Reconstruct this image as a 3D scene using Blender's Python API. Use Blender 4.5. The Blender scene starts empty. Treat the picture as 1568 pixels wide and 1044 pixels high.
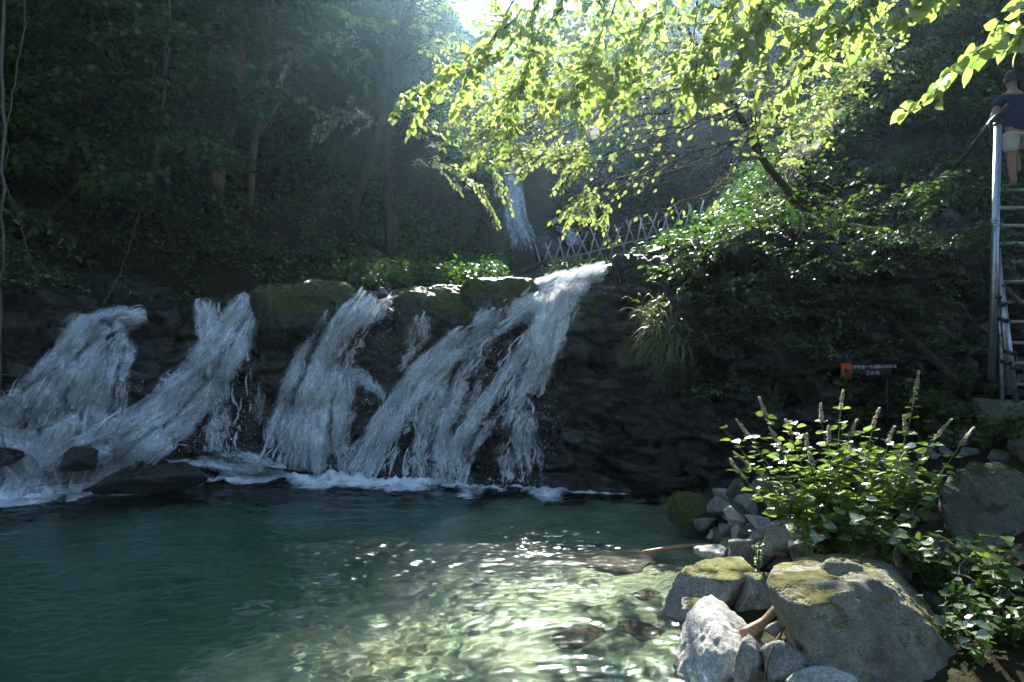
import bpy, bmesh, math, random
import numpy as np
from mathutils import Vector, Matrix, Euler
from mathutils.bvhtree import BVHTree

rng = np.random.default_rng(7)
random.seed(7)
S = bpy.context.scene
C = S.collection
R = math.radians

# ------------------------------------------------------------------ camera
EYE = 1.6
PITCH = R(3.0)
FPX = 1045.0                      # focal length in photograph pixels (24 mm on 36 mm film)
cam = bpy.data.cameras.new('camera')
cam.lens = 24.0
cam.sensor_width = 36.0
cam.clip_start = 0.05
cam.clip_end = 400.0
camo = bpy.data.objects.new('camera', cam)
C.objects.link(camo)
camo.location = (0, 0, EYE)
camo.rotation_euler = (R(90) + PITCH, 0, 0)
S.camera = camo

# ------------------------------------------------------------------ sky and sun
SUN_EL = R(38.0)
SUN_AZ = R(4.0)                   # to the right of straight ahead
w = bpy.data.worlds.new('World')
S.world = w
w.use_nodes = True
nt = w.node_tree
sky = nt.nodes.new('ShaderNodeTexSky')
sky.sky_type = 'NISHITA'
sky.sun_disc = False
sky.sun_elevation = SUN_EL
sky.sun_rotation = SUN_AZ
sky.air_density = 1.0
sky.dust_density = 0.6
sky.ozone_density = 1.5
nt.nodes['Background'].inputs[1].default_value = 0.085
nt.links.new(sky.outputs[0], nt.nodes['Background'].inputs[0])
sun = bpy.data.lights.new('sun', 'SUN')
sun.energy = 5.0
sun.angle = R(0.5)
sun.cycles.is_caustics_light = True
sun.color = (1.0, 0.94, 0.84)
suno = bpy.data.objects.new('sun', sun)
C.objects.link(suno)
sdir = Vector((math.sin(SUN_AZ) * math.cos(SUN_EL), math.cos(SUN_AZ) * math.cos(SUN_EL), math.sin(SUN_EL)))
suno.rotation_euler = sdir.to_track_quat('Z', 'Y').to_euler()
suno.location = sdir * 60

S.view_settings.view_transform = 'Standard'
S.view_settings.look = 'None'
S.view_settings.exposure = 2.5
S.view_settings.gamma = 1.0
S.cycles.max_bounces = 7
S.cycles.diffuse_bounces = 2
S.cycles.glossy_bounces = 3
S.cycles.transmission_bounces = 4
S.cycles.volume_bounces = 0
S.cycles.transparent_max_bounces = 14
S.cycles.adaptive_threshold = 0.03
S.cycles.use_denoising = True
S.cycles.caustics_reflective = False
S.cycles.caustics_refractive = True   # sunlight reaches the pool bed through the surface
S.cycles.sample_clamp_indirect = 6.0
S.cycles.blur_glossy = 0.0

# ------------------------------------------------------------------ noise
_perm = np.random.default_rng(11).permutation(256)
_perm = np.concatenate([_perm, _perm, _perm])
_grad = np.random.default_rng(12).normal(size=(256, 3))
_grad /= np.linalg.norm(_grad, axis=1)[:, None]


def perlin(p):
    p = np.asarray(p, float)
    i = np.floor(p).astype(int)
    f = p - i
    u = f * f * f * (f * (f * 6 - 15) + 10)
    i &= 255
    r = 0
    for dx in (0, 1):
        wx = u[:, 0] if dx else 1 - u[:, 0]
        a = _perm[(i[:, 0] + dx) & 255]
        for dy in (0, 1):
            wy = u[:, 1] if dy else 1 - u[:, 1]
            b = _perm[a + ((i[:, 1] + dy) & 255)]
            for dz in (0, 1):
                wz = u[:, 2] if dz else 1 - u[:, 2]
                g = _grad[_perm[b + ((i[:, 2] + dz) & 255)]]
                d = g[:, 0] * (f[:, 0] - dx) + g[:, 1] * (f[:, 1] - dy) + g[:, 2] * (f[:, 2] - dz)
                r = r + wx * wy * wz * d
    return r * 1.4


def fbm(p, octv=4, gain=0.5, lac=2.03):
    p = np.asarray(p, float)
    a, r = 1.0, 0
    for k in range(octv):
        r = r + a * perlin(p + 17.3 * k)
        p = p * lac
        a *= gain
    return r


def n2(x, y, s, octv=3, off=0.0):
    x = np.asarray(x, float)
    y = np.asarray(y, float)
    return fbm(np.stack([x.ravel() * s + off, y.ravel() * s - off, np.full(x.size, off + 0.37)], 1), octv).reshape(x.shape)


def worley(p, seed=3):
    """distance to nearest and second feature point, and the id of the nearest"""
    p = np.asarray(p, float)
    i = np.floor(p).astype(int)
    d1 = np.full(len(p), 9.0)
    d2 = np.full(len(p), 9.0)
    cid = np.zeros(len(p), int)
    for dx in (-1, 0, 1):
        for dy in (-1, 0, 1):
            for dz in (-1, 0, 1):
                c = i + (dx, dy, dz)
                h = _perm[_perm[_perm[c[:, 0] & 255] + (c[:, 1] & 255)] + ((c[:, 2] + seed) & 255)]
                q = c + 0.5 + 0.42 * _grad[h]
                d = np.linalg.norm(p - q, axis=1)
                m = d < d1
                d2 = np.where(m, d1, np.minimum(d2, d))
                cid = np.where(m, h, cid)
                d1 = np.where(m, d, d1)
    return d1, d2, cid


def sstep(a, b, x):
    t = np.clip((x - a) / (b - a), 0, 1)
    return t * t * (3 - 2 * t)


# ------------------------------------------------------------------ scene helpers
def pix(x, y, Y):
    """the world point at depth Y whose bearing is that of photograph pixel (x, y)"""
    dx, dy = (x - 784.0) / FPX, (522.0 - y) / FPX
    d = (dx, math.cos(PITCH) - dy * math.sin(PITCH), math.sin(PITCH) + dy * math.cos(PITCH))
    t = Y / d[1]
    return Vector((d[0] * t, Y, EYE + d[2] * t))


def pray(x, y):
    dx, dy = (x - 784.0) / FPX, (522.0 - y) / FPX
    return Vector((dx, math.cos(PITCH) - dy * math.sin(PITCH), math.sin(PITCH) + dy * math.cos(PITCH))).normalized()


def mesh_np(name, verts, faces, smooth=True):
    """faces: (n,3) or (n,4) array, or a list of such arrays"""
    if not isinstance(faces, (list, tuple)):
        faces = [faces]
    me = bpy.data.meshes.new(name)
    verts = np.ascontiguousarray(verts, dtype=np.float32)
    me.vertices.add(len(verts))
    me.vertices.foreach_set('co', verts.ravel())
    idx = np.concatenate([np.asarray(f, np.int32).ravel() for f in faces])
    tot = np.concatenate([np.full(len(f), np.asarray(f).shape[1], np.int32) for f in faces])
    start = np.concatenate([[0], np.cumsum(tot)[:-1]]).astype(np.int32)
    me.loops.add(len(idx))
    me.loops.foreach_set('vertex_index', idx)
    me.polygons.add(len(tot))
    me.polygons.foreach_set('loop_start', start)
    me.polygons.foreach_set('loop_total', tot)
    if smooth:
        me.polygons.foreach_set('use_smooth', np.ones(len(tot), bool))
    me.update(calc_edges=True)
    return me


def obj(name, me, mat=None, parent=None):
    o = bpy.data.objects.new(name, me)
    C.objects.link(o)
    if mat is not None and me is not None and len(me.materials) == 0:
        me.materials.append(mat)
    if parent is not None:
        o.parent = parent
    return o


def tag(o, label=None, cat=None, group=None, kind=None):
    if label:
        o['label'] = label
    if cat:
        o['category'] = cat
    if group:
        o['group'] = group
    if kind:
        o['kind'] = kind
    return o


def thing(name, loc, label, cat, group=None, rz=0.0):
    o = bpy.data.objects.new(name, None)
    o.empty_display_size = 0.1
    C.objects.link(o)
    o.location = loc
    o.rotation_euler = (0, 0, rz)
    return tag(o, label, cat, group)


def grid_mesh(name, X, Y, Z, keep=None):
    n, m = X.shape
    v = np.stack([X.ravel(), Y.ravel(), Z.ravel()], 1)
    i = np.arange(n * m).reshape(n, m)
    f = np.stack([i[:-1, :-1].ravel(), i[:-1, 1:].ravel(), i[1:, 1:].ravel(), i[1:, :-1].ravel()], 1)
    if keep is not None:
        f = f[keep[:-1, :-1].ravel()]
    return mesh_np(name, v, f)


def tube(path, radii, sides=7, cap=True, close=False):
    """verts, faces of a tapered tube along a path"""
    P = np.asarray(path, float)
    n = len(P)
    r = np.broadcast_to(np.asarray(radii, float), (n,))
    T = np.gradient(P, axis=0)
    T /= np.maximum(np.linalg.norm(T, axis=1), 1e-9)[:, None]
    ref = np.array([0, 0, 1.0]) if abs(T[0][2]) < 0.9 else np.array([1.0, 0, 0])
    V = []
    a = np.linspace(0, 2 * np.pi, sides, endpoint=False)
    u = np.cross(T[0], ref)
    u /= np.linalg.norm(u)
    for k in range(n):
        u = u - T[k] * np.dot(u, T[k])
        u /= max(np.linalg.norm(u), 1e-9)
        b = np.cross(T[k], u)
        V.append(P[k] + r[k] * (np.cos(a)[:, None] * u + np.sin(a)[:, None] * b))
    V = np.concatenate(V)
    i = np.arange(n * sides).reshape(n, sides)
    j = np.roll(i, -1, axis=1)
    F = np.stack([i[:-1].ravel(), j[:-1].ravel(), j[1:].ravel(), i[1:].ravel()], 1)
    if cap:
        V = np.concatenate([V, P[:1], P[-1:]])
        c0, c1 = n * sides, n * sides + 1
        F = np.concatenate([F, np.stack([j[0], i[0], np.full(sides, c0), np.full(sides, c0)], 1),
                            np.stack([i[-1], j[-1], np.full(sides, c1), np.full(sides, c1)], 1)])
    return V, F


class MB:
    """collects pieces and links them as one mesh"""

    def __init__(self):
        self.v, self.q, self.t, self.n = [], [], [], 0

    def add(self, V, F):
        V = np.asarray(V, float)
        F = np.asarray(F, int)
        if F.shape[1] == 4:
            d = F[:, 2] == F[:, 3]
            if d.any():
                self.t.append(F[d][:, :3] + self.n)
            if (~d).any():
                self.q.append(F[~d] + self.n)
        else:
            self.t.append(F + self.n)
        self.v.append(V)
        self.n += len(V)
        return self

    def tube(self, path, r, sides=7):
        return self.add(*tube(path, r, sides))

    def box(self, cx, cy, cz, sx, sy, sz, rot=None):
        v = np.array([[x, y, z] for x in (-.5, .5) for y in (-.5, .5) for z in (-.5, .5)]) * (sx, sy, sz)
        if rot is not None:
            v = v @ np.array(Euler(rot).to_matrix()).T
        f = np.array([[0, 1, 3, 2], [4, 6, 7, 5], [0, 4, 5, 1], [2, 3, 7, 6], [0, 2, 6, 4], [1, 5, 7, 3]])
        return self.add(v + (cx, cy, cz), f)

    def mesh(self, name, smooth=True):
        fs = []
        if self.q:
            fs.append(np.concatenate(self.q))
        if self.t:
            fs.append(np.concatenate(self.t))
        return mesh_np(name, np.concatenate(self.v), fs, smooth)

    def build(self, name, mat, parent=None, smooth=True):
        return obj(name, self.mesh(name, smooth), mat, parent)


# ------------------------------------------------------------------ materials
def new_mat(name):
    m = bpy.data.materials.new(name)
    m.use_nodes = True
    t = m.node_tree
    for n in list(t.nodes):
        t.nodes.remove(n)
    out = t.nodes.new('ShaderNodeOutputMaterial')
    return m, t, out


def nd(t, typ, **kw):
    n = t.nodes.new(typ)
    for k, v in kw.items():
        if k.startswith('i_'):
            key = k[2:]
            n.inputs[int(key) if key.isdigit() else key.replace('_', ' ')].default_value = v
        else:
            setattr(n, k, v)
    return n


def ln(t, a, b):
    t.links.new(a, b)


def ramp(t, fac, stops, interp='LINEAR'):
    n = t.nodes.new('ShaderNodeValToRGB')
    n.color_ramp.interpolation = interp
    e = n.color_ramp.elements
    while len(e) < len(stops):
        e.new(0.5)
    for k, (p, c) in enumerate(stops):
        e[k].position = p
        e[k].color = tuple(c) + (1,) if len(c) == 3 else c
    ln(t, fac, n.inputs[0])
    return n.outputs[0]


def mixc(t, fac, a, b, blend='MIX'):
    n = t.nodes.new('ShaderNodeMix')
    n.data_type = 'RGBA'
    n.blend_type = blend
    for k, v in ((0, fac), (6, a), (7, b)):
        if hasattr(v, 'is_linked') or hasattr(v, 'links'):
            ln(t, v, n.inputs[k])
        else:
            n.inputs[k].default_value = v if k == 0 else (tuple(v) + (1,) if len(v) == 3 else v)
    return n.outputs[2]


def math_(t, op, a, b=0.0, clamp=False):
    n = t.nodes.new('ShaderNodeMath')
    n.operation = op
    n.use_clamp = clamp
    for k, v in ((0, a), (1, b)):
        if hasattr(v, 'links'):
            ln(t, v, n.inputs[k])
        else:
            n.inputs[k].default_value = v
    return n.outputs[0]


def noise(t, vec, scale, detail=4, rough=0.55, out=0, distort=0.0):
    n = nd(t, 'ShaderNodeTexNoise', i_Scale=scale, i_Detail=detail, i_Roughness=rough, i_Distortion=distort)
    if vec is not None:
        ln(t, vec, n.inputs['Vector'])
    return n.outputs[out]


def mat_rock(name, dark, mid, light, moss=0.5, moss_col=(0.085, 0.11, 0.022), wet=0.0, speck=60.0, rough=0.75, scale=1.0, bump=0.5):
    m, t, out = new_mat(name)
    tc = nd(t, 'ShaderNodeTexCoord').outputs['Object']
    geo = nd(t, 'ShaderNodeNewGeometry')
    a = noise(t, tc, 1.7 * scale, 6, 0.62)
    base = ramp(t, a, [(0.25, dark), (0.5, mid), (0.75, light)])
    sp = noise(t, tc, speck * scale, 3, 0.7)
    base = mixc(t, 0.8, base, ramp(t, sp, [(0.3, (0.28,) * 3), (0.5, (0.5,) * 3), (0.68, (0.85,) * 3)]), 'OVERLAY')
    base = mixc(t, 0.6, base, ramp(t, noise(t, tc, 9.0 * scale, 6, 0.75), [(0.3, (0.3,) * 3), (0.7, (0.72,) * 3)]), 'OVERLAY')
    st = noise(t, tc, 5.5 * scale, 5, 0.7, distort=0.8)
    base = mixc(t, ramp(t, st, [(0.5, (0, 0, 0)), (0.68, (0.55,) * 3)]), base, (dark[0] * .55, dark[1] * .6, dark[2] * .5))
    if moss > 0:
        sx = nd(t, 'ShaderNodeSeparateXYZ')
        ln(t, geo.outputs['Normal'], sx.inputs[0])
        mn = noise(t, tc, 3.2 * scale, 5, 0.65)
        k = math_(t, 'ADD', math_(t, 'MULTIPLY', sx.outputs[2], 0.42), mn)
        mk = ramp(t, k, [(1.02 - 0.42 * moss, (0, 0, 0)), (1.1 - 0.42 * moss, (1, 1, 1))])
        mc = ramp(t, noise(t, tc, 26 * scale, 4, 0.7), [(0.3, tuple(c * .45 for c in moss_col)), (0.7, tuple(c * 1.5 for c in moss_col))])
        base = mixc(t, mk, base, mc)
    b = nd(t, 'ShaderNodeBsdfPrincipled')
    ln(t, base, b.inputs['Base Color'])
    b.inputs['Roughness'].default_value = rough
    b.inputs['Specular IOR Level'].default_value = 0.3 + 0.4 * wet
    if wet > 0:
        rr = ramp(t, noise(t, tc, 2.4, 3), [(0.35, (0.16,) * 3), (0.65, (rough,) * 3)])
        ln(t, rr, b.inputs['Roughness'])
    hb = math_(t, 'ADD', math_(t, 'MULTIPLY', noise(t, tc, 14 * scale, 8, 0.7), 1.0), math_(t, 'MULTIPLY', sp, 0.25))
    if moss > 0:
        hb = math_(t, 'ADD', hb, math_(t, 'MULTIPLY', mk, math_(t, 'ADD', 0.8, math_(t, 'MULTIPLY', noise(t, tc, 75 * scale, 3, 0.8), 1.6))))
    bp = nd(t, 'ShaderNodeBump', i_Strength=min(1.0, bump * 1.7), i_Distance=0.035)
    ln(t, hb, bp.inputs['Height'])
    ln(t, bp.outputs[0], b.inputs['Normal'])
    ln(t, b.outputs[0], out.inputs[0])
    return m


def mat_leaf(name, cols, trans=0.5, gloss=0.08, rough=0.4, tcol=1.0):
    """leaf: diffuse + translucent + a little sheen; colour varies from leaf to leaf"""
    m, t, out = new_mat(name)
    geo = nd(t, 'ShaderNodeNewGeometry')
    oi = nd(t, 'ShaderNodeObjectInfo')
    k = math_(t, 'FRACT', math_(t, 'ADD', geo.outputs['Random Per Island'], oi.outputs['Random']))
    c = ramp(t, k, [(i / max(1, len(cols) - 1), cc) for i, cc in enumerate(cols)])
    pn = noise(t, nd(t, 'ShaderNodeTexCoord').outputs['Object'], 0.8, 3)
    c = mixc(t, 0.6, c, ramp(t, pn, [(0.3, (0.4, 0.42, 0.36)), (0.7, (0.62, 0.6, 0.55))]), 'OVERLAY')
    d = nd(t, 'ShaderNodeBsdfDiffuse')
    ln(t, c, d.inputs[0])
    tr = nd(t, 'ShaderNodeBsdfTranslucent')
    tc2 = mixc(t, 1.0, c, (1.25 * tcol, 1.3 * tcol, 0.95 * tcol), 'MULTIPLY')
    ln(t, tc2, tr.inputs[0])
    mx = nd(t, 'ShaderNodeMixShader', i_0=trans)
    ln(t, d.outputs[0], mx.inputs[1])
    ln(t, tr.outputs[0], mx.inputs[2])
    g = nd(t, 'ShaderNodeBsdfGlossy', i_Roughness=rough)
    g.inputs[0].default_value = (0.9, 0.95, 1.0, 1)
    mx2 = nd(t, 'ShaderNodeMixShader', i_0=gloss)
    ln(t, mx.outputs[0], mx2.inputs[1])
    ln(t, g.outputs[0], mx2.inputs[2])
    ln(t, mx2.outputs[0], out.inputs[0])
    return m


def mat_plain(name, col, rough=0.6, metal=0.0, var=0.25, scale=8.0, bump=0.0, spec=0.4, stretch=None):
    m, t, out = new_mat(name)
    tc = nd(t, 'ShaderNodeTexCoord').outputs['Object']
    if stretch:
        mp = nd(t, 'ShaderNodeMapping')
        mp.inputs['Scale'].default_value = stretch
        ln(t, tc, mp.inputs[0])
        tc = mp.outputs[0]
    a = noise(t, tc, scale, 5, 0.65)
    c = ramp(t, a, [(0.3, tuple(x * (1 - var) for x in col)), (0.7, tuple(min(1, x * (1 + var)) for x in col))])
    b = nd(t, 'ShaderNodeBsdfPrincipled', i_Roughness=rough, i_Metallic=metal)
    b.inputs['Specular IOR Level'].default_value = spec
    ln(t, c, b.inputs['Base Color'])
    if bump:
        bp = nd(t, 'ShaderNodeBump', i_Strength=bump, i_Distance=0.02)
        ln(t, noise(t, tc, scale * 2.5, 6, 0.7), bp.inputs['Height'])
        ln(t, bp.outputs[0], b.inputs['Normal'])
    ln(t, b.outputs[0], out.inputs[0])
    return m
# ------------------------------------------------------------------ the lie of the land
CX = [-12, -9, -7.6, -6.6, -5.9, -5.2, -4.85, -4.45, -4.0, -3.5, -2.7, -2.4, -1.6, -1.35, -0.7, 0.0, 0.3, 1.1, 1.7, 2.1, 2.8, 3.6, 5, 7, 9, 12]
CYF = [6.5, 7.6, 8.3, 8.9, 9.4, 9.9, 10.2, 10.4, 10.5, 10.6, 10.45, 10.4, 10.1, 10.0, 9.8, 9.6, 9.55, 9.4, 9.3, 8.8, 8.5, 8.35, 8.4, 9.35, 9.9, 10.3]
CYT = [7.6, 8.7, 9.3, 9.9, 10.25, 10.6, 10.9, 11.0, 11.1, 11.3, 11.25, 11.2, 11.1, 11.1, 11.2, 11.2, 11.15, 10.95, 10.5, 9.95, 9.6, 9.45, 9.5, 10.5, 11.0, 11.4]
CZT = [4.2, 3.6, 3.1, 2.75, 2.45, 2.6, 2.8, 2.85, 2.9, 3.1, 3.08, 2.92, 2.92, 3.0, 3.1, 3.12, 3.2, 3.3, 3.35, 3.3, 3.5, 3.6, 3.65, 3.9, 4.4, 5]
CTK = [.5, .5, .5, .5, .5, .5, .5, .5, .5, .5, .5, .5, .45, .4, .38, .4, .5, .5, .45, .4, .4, .4, .4, .4, .4, .5]
CGK = [.85, .85, .82, .8, .72, .7, .72, .75, .85, .85, .8, .75, .65, .55, .58, .66, .78, .82, .85, .88, .88, .85, .85, .85, .85, .85]


def ci(x, arr):
    return np.interp(x, CX, arr)


SHY = [-6, 0, 2.5, 3.2, 3.9, 4.8, 5.6, 6.3, 6.8, 7.4, 8.0, 9.0, 10]
SHX = [3.0, 2.0, 0.95, 0.85, 0.95, 1.15, 1.5, 1.9, 2.05, 1.8, 2.0, 2.4, 2.8]


def shore(y):
    return np.interp(y, SHY, SHX)


def low_ground(x, y):
    """pool bed, right bank of boulders, and the bank the camera stands on"""
    d = x - shore(y)
    bed = -np.minimum(1.25, 0.05 + 0.14 * np.maximum(0, -d) + 0.022 * np.maximum(0, -d) ** 2)
    bed = bed + 0.06 * n2(x, y, 0.9, 3, 2.0)
    bank = 0.02 + 0.17 * np.minimum(np.maximum(d, 0), 1.5) + 0.36 * np.minimum(np.maximum(d - 1.5, 0), 3.4) + 0.09 * n2(x, y, 1.3, 3, 5.0)
    z = np.where(d < 0, bed, bank)
    z = z * 1.0
    near = 0.15 - 0.38 * (y - 0.6)
    return np.maximum(z, np.minimum(near, 0.25) + 0.03 * n2(x, y, 3, 2, 9.0))


def valley(x, y):
    zc = np.interp(y, [8, 11, 14, 17, 20, 21.6, 22.6, 24, 30, 40, 50, 60, 75], [2.9, 3.2, 3.5, 3.9, 4.6, 5.1, 8.3, 9.2, 11.6, 17.5, 23.5, 28.5, 33])
    xl = np.interp(y, [8, 9, 10.5, 12, 14, 17, 20, 25, 35, 60], [-9.5, -8.6, -7.2, -5.6, -4.0, -2.6, -1.5, -1.5, -1.4, -3.0])
    xr = np.interp(y, [8, 10, 12, 15, 18, 21, 25, 35, 60], [3.6, 2.6, 2.0, 2.4, 3.2, 3.4, 3.4, 4.5, 7.0])
    dl = np.maximum(0, xl - x)
    dr = np.maximum(0, x - xr)
    cap = np.interp(y, [8, 20, 35, 45, 75], [22, 26, 34, 38, 42])
    z = zc + np.minimum(np.interp(y, [8, 22, 30, 42], [0.95, 0.95, 1.7, 2.6]) * dl + 0.02 * dl ** 2, cap) + np.minimum(0.62 * dr + 0.035 * dr ** 2, cap * 0.8)
    r = sstep(0, 1.5, dl + dr)
    return z + (0.15 + 0.5 * r) * n2(x, y, 0.28, 4, 1.0) + 0.12 * n2(x, y, 1.1, 3, 4.0)


def upper(x, y):
    yt = ci(x, CYT)
    zt = ci(x, CZT)
    wv = sstep(0.2, 2.6, y - yt)
    return (1 - wv) * (zt + 0.04 * (y - yt)) + wv * np.maximum(valley(x, y), zt - 0.2)


def face_g(t, x):
    tk, gk = ci(x, CTK), ci(x, CGK)
    a = gk * t / tk
    b = gk + (1 - gk) * (t - tk) / (1 - tk)
    return np.where(t < tk, a, b)


def HT(x, y):
    x = np.asarray(x, float)
    y = np.asarray(y, float)
    yf, yt = ci(x, CYF), ci(x, CYT)
    t = np.clip((y - yf) / (yt - yf), 0, 1)
    lo = low_ground(x, np.minimum(y, yf))
    zt = ci(x, CZT)
    z = lo + (zt - lo) * face_g(t, x)
    z = np.where(y > yt, upper(x, np.maximum(y, yt)), z)
    # ground behind the camera climbs into the wood on the other bank
    z = z + np.maximum(0, -4.5 - y) * 0.75
    return z


# materials of the setting
M_cliff = mat_rock('wet_dark_rock', (0.009, 0.0095, 0.009), (0.027, 0.027, 0.024), (0.075, 0.072, 0.062), moss=0.5, moss_col=(0.026, 0.042, 0.01), wet=1.0, rough=0.55, scale=1.2, bump=0.8)


def mat_bed():
    # pale gravel towards the shore, dark green with depth: light the water absorbs, put into the bed colour
    m, t, out = new_mat('pool_bed_gravel')
    tc = nd(t, 'ShaderNodeTexCoord').outputs['Object']
    sx = nd(t, 'ShaderNodeSeparateXYZ')
    ln(t, tc, sx.inputs[0])
    a = noise(t, tc, 1.6, 6, 0.65)
    pale = ramp(t, a, [(0.25, (0.15, 0.18, 0.11)), (0.5, (0.27, 0.31, 0.21)), (0.75, (0.4, 0.43, 0.32))])
    br = noise(t, tc, 0.9, 4, 0.6)
    pale = mixc(t, ramp(t, br, [(0.52, (0, 0, 0)), (0.7, (0.7,) * 3)]), pale, (0.2, 0.15, 0.075))
    pale = mixc(t, 0.5, pale, ramp(t, noise(t, tc, 30, 3, 0.7), [(0.3, (0.35,) * 3), (0.68, (0.7,) * 3)]), 'OVERLAY')
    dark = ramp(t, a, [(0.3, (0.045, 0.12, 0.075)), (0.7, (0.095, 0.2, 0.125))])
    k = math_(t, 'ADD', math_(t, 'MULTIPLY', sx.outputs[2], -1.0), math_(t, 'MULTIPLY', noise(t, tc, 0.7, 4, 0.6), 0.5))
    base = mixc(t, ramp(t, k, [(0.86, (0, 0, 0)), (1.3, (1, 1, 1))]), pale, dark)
    b = nd(t, 'ShaderNodeBsdfPrincipled', i_Roughness=0.85)
    b.inputs['Specular IOR Level'].default_value = 0.1
    ln(t, base, b.inputs['Base Color'])
    ln(t, b.outputs[0], out.inputs[0])
    return m


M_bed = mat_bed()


def mat_soil():
    m, t, out = new_mat('forest_floor')
    tc = nd(t, 'ShaderNodeTexCoord').outputs['Object']
    a = noise(t, tc, 0.9, 6, 0.7)
    c = ramp(t, a, [(0.3, (0.012, 0.01, 0.006)), (0.5, (0.035, 0.026, 0.014)), (0.62, (0.03, 0.038, 0.012)), (0.8, (0.06, 0.046, 0.028))])
    c = mixc(t, 0.7, c, ramp(t, noise(t, tc, 22, 5, 0.75), [(0.3, (0.25,) * 3), (0.7, (0.75,) * 3)]), 'OVERLAY')
    b = nd(t, 'ShaderNodeBsdfPrincipled', i_Roughness=0.9)
    b.inputs['Specular IOR Level'].default_value = 0.1
    ln(t, c, b.inputs['Base Color'])
    bp = nd(t, 'ShaderNodeBump', i_Strength=1.0, i_Distance=0.06)
    ln(t, noise(t, tc, 9, 8, 0.75), bp.inputs['Height'])
    ln(t, bp.outputs[0], b.inputs['Normal'])
    ln(t, b.outputs[0], out.inputs[0])
    return m


M_soil = mat_soil()

# coarse sheet: the whole valley
xs = np.concatenate([np.linspace(-36, -10, 66), np.linspace(-9.8, 9.8, 141), np.linspace(10, 36, 66)])
ys = np.concatenate([np.linspace(-14, 2, 40), np.linspace(2.1, 13, 110), np.linspace(13.15, 30, 110), np.linspace(30.4, 75, 90)])
GX, GY = np.meshgrid(xs, ys)
GZ = HT(GX, GY)
infine = (GX > -9.4) & (GX < 8.6) & (GY > ci(GX, CYF) - 0.25) & (GY < ci(GX, CYT) + 1.5)
shell = infine | np.roll(infine, 1, 0) | np.roll(infine, -1, 0) | np.roll(infine, 1, 1) | np.roll(infine, -1, 1)
pool = (GX < shore(GY) + 0.25) & (GY < ci(GX, CYF) + 0.6) & (GY > -4)
keep = ~(infine & np.roll(infine, -1, 0) & np.roll(infine, -1, 1))
keep_land = keep & ~(pool & np.roll(pool, -1, 0) & np.roll(pool, -1, 1))
land = obj('hillside', grid_mesh('hillside', GX, GY, GZ - np.where(shell, 0.03, 0.0), keep_land), M_soil)
tag(land, kind='structure')

# pool bed: finer, cobbled
xb = np.linspace(-12, 3.2, 305)
yb = np.linspace(-4, 11, 301)
BX, BY = np.meshgrid(xb, yb)
BZ = low_ground(BX, BY)
pp = np.stack([BX.ravel() * 2.6, BY.ravel() * 2.6, np.zeros(BX.size)], 1)
d1, d2, cid = worley(pp + 0.25 * np.stack([n2(BX, BY, 2, 2).ravel(), n2(BX, BY, 2, 2, 3.0).ravel(), np.zeros(BX.size)], 1))
cob = (np.clip(d2 - d1, 0, 0.35) / 0.35) ** 0.6 * (0.03 + 0.09 * (cid % 7) / 6.0)
BZ = BZ + cob.reshape(BX.shape) - 0.05
inpool = (BX < shore(BY) + 0.35) & (BY < ci(BX, CYF) + 0.3)
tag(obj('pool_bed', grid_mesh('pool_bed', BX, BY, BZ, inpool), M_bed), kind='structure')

# the rock step the falls come over
nx = 560
ux = np.linspace(-9.5, 8.7, nx)
rows = []
for k in range(10):
    rows.append(('lo', -0.45 + 0.45 * k / 10))
for k in range(180):
    rows.append(('f', k / 180))
for k in range(56):
    rows.append(('up', 1.7 * (k / 55) ** 1.25))
FX = np.tile(ux, (len(rows), 1))
FY = np.zeros_like(FX)
FZ = np.zeros_like(FX)
yf, yt, zt = ci(ux, CYF), ci(ux, CYT), ci(ux, CZT)
lo0 = low_ground(ux, yf)
tk, gk = ci(ux, CTK), ci(ux, CGK)
L1 = np.hypot(tk * (yt - yf), gk * (zt - lo0))
L2 = np.hypot((1 - tk) * (yt - yf), (1 - gk) * (zt - lo0))
for r, (kd, a) in enumerate(rows):
    if kd == 'lo':
        FY[r] = yf + a
        FZ[r] = low_ground(ux, FY[r])
    elif kd == 'f':
        s_ = a * (L1 + L2)
        t_ = np.where(s_ < L1, tk * s_ / L1, tk + (1 - tk) * (s_ - L1) / L2)
        FY[r] = yf + t_ * (yt - yf)
        FZ[r] = lo0 + (zt - lo0) * face_g(t_, ux)
    else:
        FY[r] = yt + a
        FZ[r] = upper(ux, FY[r])
P = np.stack([FX, FY, FZ], 2)
for _ in range(3):                                       # soften the knees before the relief goes on
    P[1:-1] = 0.25 * P[:-2] + 0.5 * P[1:-1] + 0.25 * P[2:]
du = np.gradient(P, axis=1)
dv = np.gradient(P, axis=0)
N = np.cross(du, dv)
N /= np.linalg.norm(N, axis=2)[..., None]
Q = P.reshape(-1, 3)
st = Q.copy()
st[:, 2] += 0.16 * Q[:, 0] + 0.1 * perlin(Q * 0.8)
d1, d2, cid = worley(st * (1.15, 1.15, 3.0) + 0.3 * np.stack([perlin(Q * 1.7), perlin(Q * 1.7 + 9), perlin(Q * 1.7 + 19)], 1), 5)
blk = ((cid % 11) / 10.0 - 0.5) * 0.46 - 0.14 * np.clip(1 - (d2 - d1) / 0.10, 0, 1)
e1, e2, cid2 = worley(st * (2.7, 2.7, 7.0), 8)
blk2 = ((cid2 % 9) / 8.0 - 0.5) * 0.2 - 0.08 * np.clip(1 - (e2 - e1) / 0.10, 0, 1)
rel = blk + blk2 + 0.26 * fbm(st * (0.8, 0.8, 1.5), 4) + 0.035 * fbm(Q * 7.0, 3)
up_mask = np.zeros(len(rows))
for r, (kd, a) in enumerate(rows):
    up_mask[r] = {'lo': 0.25, 'f': 1.0, 'up': max(0.0, 1 - a / 1.6) * 0.55 + 0.1}[kd]
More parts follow.
